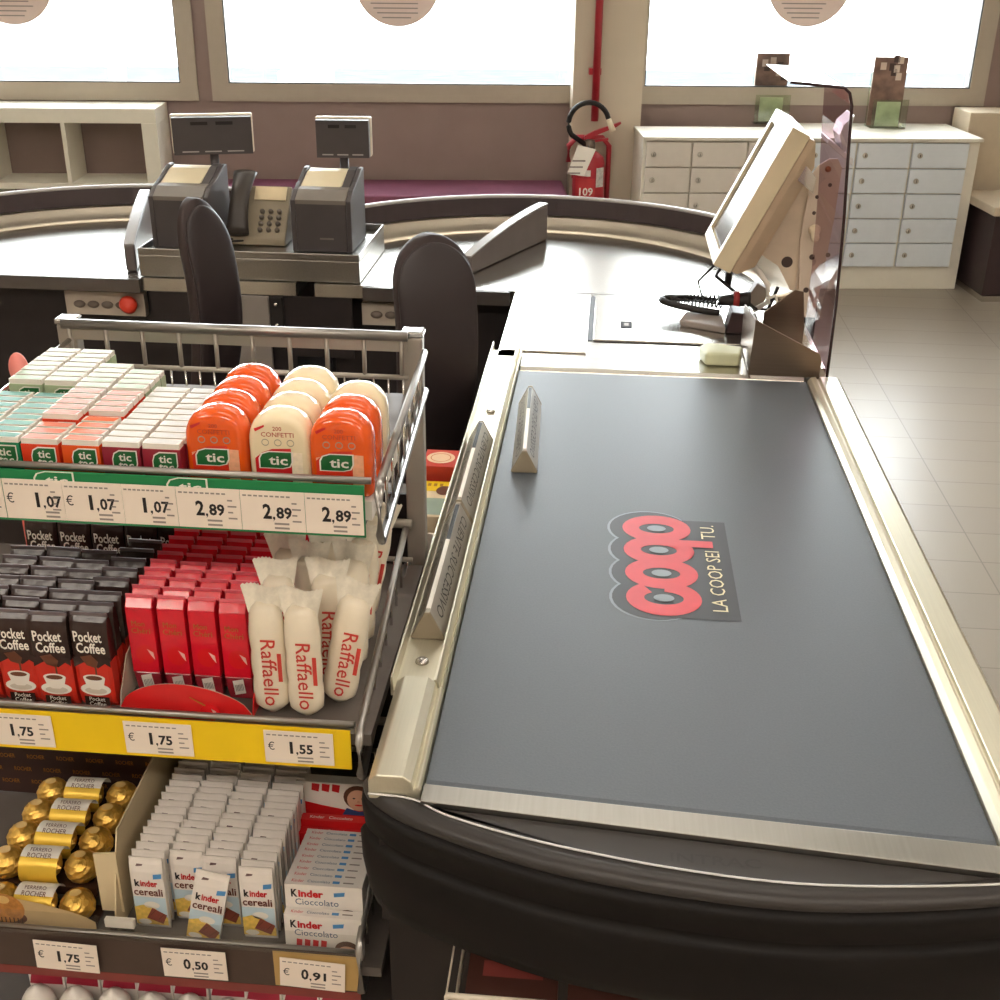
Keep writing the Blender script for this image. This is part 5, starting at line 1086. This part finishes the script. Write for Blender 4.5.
# ------------------------------------------------------------------ boxes on a low shelf between rack and checkout
t = thing('side_shelf', 'narrow dark shelf stand between the sweets rack and the rail', 'shelf', (-0.285, 1.58, 0))
b = MB(); b.box(-0.085, 0.075, -0.135, 0.16, 0.83, 0.84, DK); b.build('shelf', t)
for sx in (-0.08, 0.065):
    for sy in (-0.13, 0.145): b = MB(); b.box(sx, sx + 0.01, sy, sy + 0.01, 0, 0.829, GR); b.build('leg', t)
b = MB(); b.prism([(-0.139, 0.735), (-0.1355, 0.735), (-0.1355, 0.905), (-0.139, 0.905)], 0.02, 0.074, PAPER, 'x'); M = front(0.047, -0.1393, 0.82)
for i in range(7): b.rect(-0.023, random.uniform(0.0, 0.022), 0.05 - i * 0.009, 0.0535 - i * 0.009, M, INKG)
b.text('7,1', 0.02, M, INK, w=0.032, bold=0.02, cx=0.0, cy=-0.04); b.build('price_card', t)
t = thing('leaning_sweets_box', 'cream and yellow sweets box lying on the narrow shelf beside the rail', 'sweets box', (-0.2345, 1.588, 0.8405))
b = MB(); b.box(-0.03, 0.026, -0.06, 0.062, 0, 0.048, mt('cream_box', (238, 216, 180), 0.45)); MT = frame((0, 0, 0.0484), (1, 0, 0), (0, 1, 0)); b.rect(-0.029, 0.025, 0.025, 0.06, MT, YELLOW); b.text('GRANDI', 0.011, frame((-0.021, -0.02, 0.0487), (0, 1, 0), (-1, 0, 0)), RED, w=0.036, bold=0.02); b.rect(-0.009, 0.022, -0.055, 0.0, MT @ Matrix.Translation((0, 0, 0.0002)), mt('grey_green_panel', (150, 168, 150), 0.4))
for i in range(4): b.rect(-0.022 + i * 0.009, -0.017 + i * 0.009, 0.042, 0.052, MT @ Matrix.Translation((0, 0, 0.0002)), mt('ochre_print', (180, 120, 30), 0.4))
b.ell(0.014, 0.028, 0.012, 0.016, MT @ Matrix.Translation((0, 0, 0.0002)), PRAL); b.build('carton', t, 0.001)
t = thing('red_sweets_box', 'red sweets box with cream oval behind the cream and yellow one', 'sweets box', (-0.2315, 1.69, 0.8405))
b = MB(); b.box(-0.03, 0.024, -0.03, 0.035, 0, 0.068, mt('coral_red_box', (204, 66, 50), 0.4)); MT = frame((-0.004, 0.003, 0.0684), (1, 0, 0), (0, 1, 0)); b.ell(0.0, 0, 0.022, 0.022, MT, mt('cream_oval', (238, 206, 170), 0.4)); b.ring(0.0, 0, 0.016, (0.0145, 0.0145), MT @ Matrix.Translation((0, 0, 0.0002)), mt('oval_line', (200, 120, 70), 0.4), sx=1); b.build('carton', t, 0.001)

# wire shelf with brown boxes under the intake end
t = thing('wire_basket', 'white wire basket under the bumper of the checkout', 'basket', (0.05, 0.85, 0))
WW = mt('white_wire', (206, 194, 176), 0.4)
b = MB()
for z in (0.734, 0.65): b.tube([(-0.165, -0.03, z), (0.3, -0.03, z), (0.3, 0.115, z), (-0.165, 0.115, z)], 0.0035, WW, 6, closed=True)
for k in range(12): b.tube([(-0.165 + k * 0.0423, -0.03, 0.734), (-0.165 + k * 0.0423, -0.03, 0.65), (-0.165 + k * 0.0423, 0.115, 0.65)], 0.002, WW, 5)
b.build('wire_frame', t)
for k, (x0, x1) in enumerate(((-0.1, -0.01), (0.0, 0.1), (0.11, 0.22))):
    b = MB(); b.box(x0, x1, 0.845, 0.93, 0.6545, 0.712, mt('brown_red_carton', (72, 42, 34), 0.5)); M = frame(((x0 + x1) / 2, 0.8875, 0.7124), (1, 0, 0), (0, 1, 0)); b.rect(-0.03, 0.03, -0.02, 0.0, M, mt('dull_red_edge', (128, 58, 52), 0.5))
    tag(b.build('sweets_carton', origin=((x0 + x1) / 2, 0.8875, 0.6545)), 'brown red carton in the wire basket under the bumper, %s from the left' % ORD[k], 'carton', 'cartons in the wire basket')
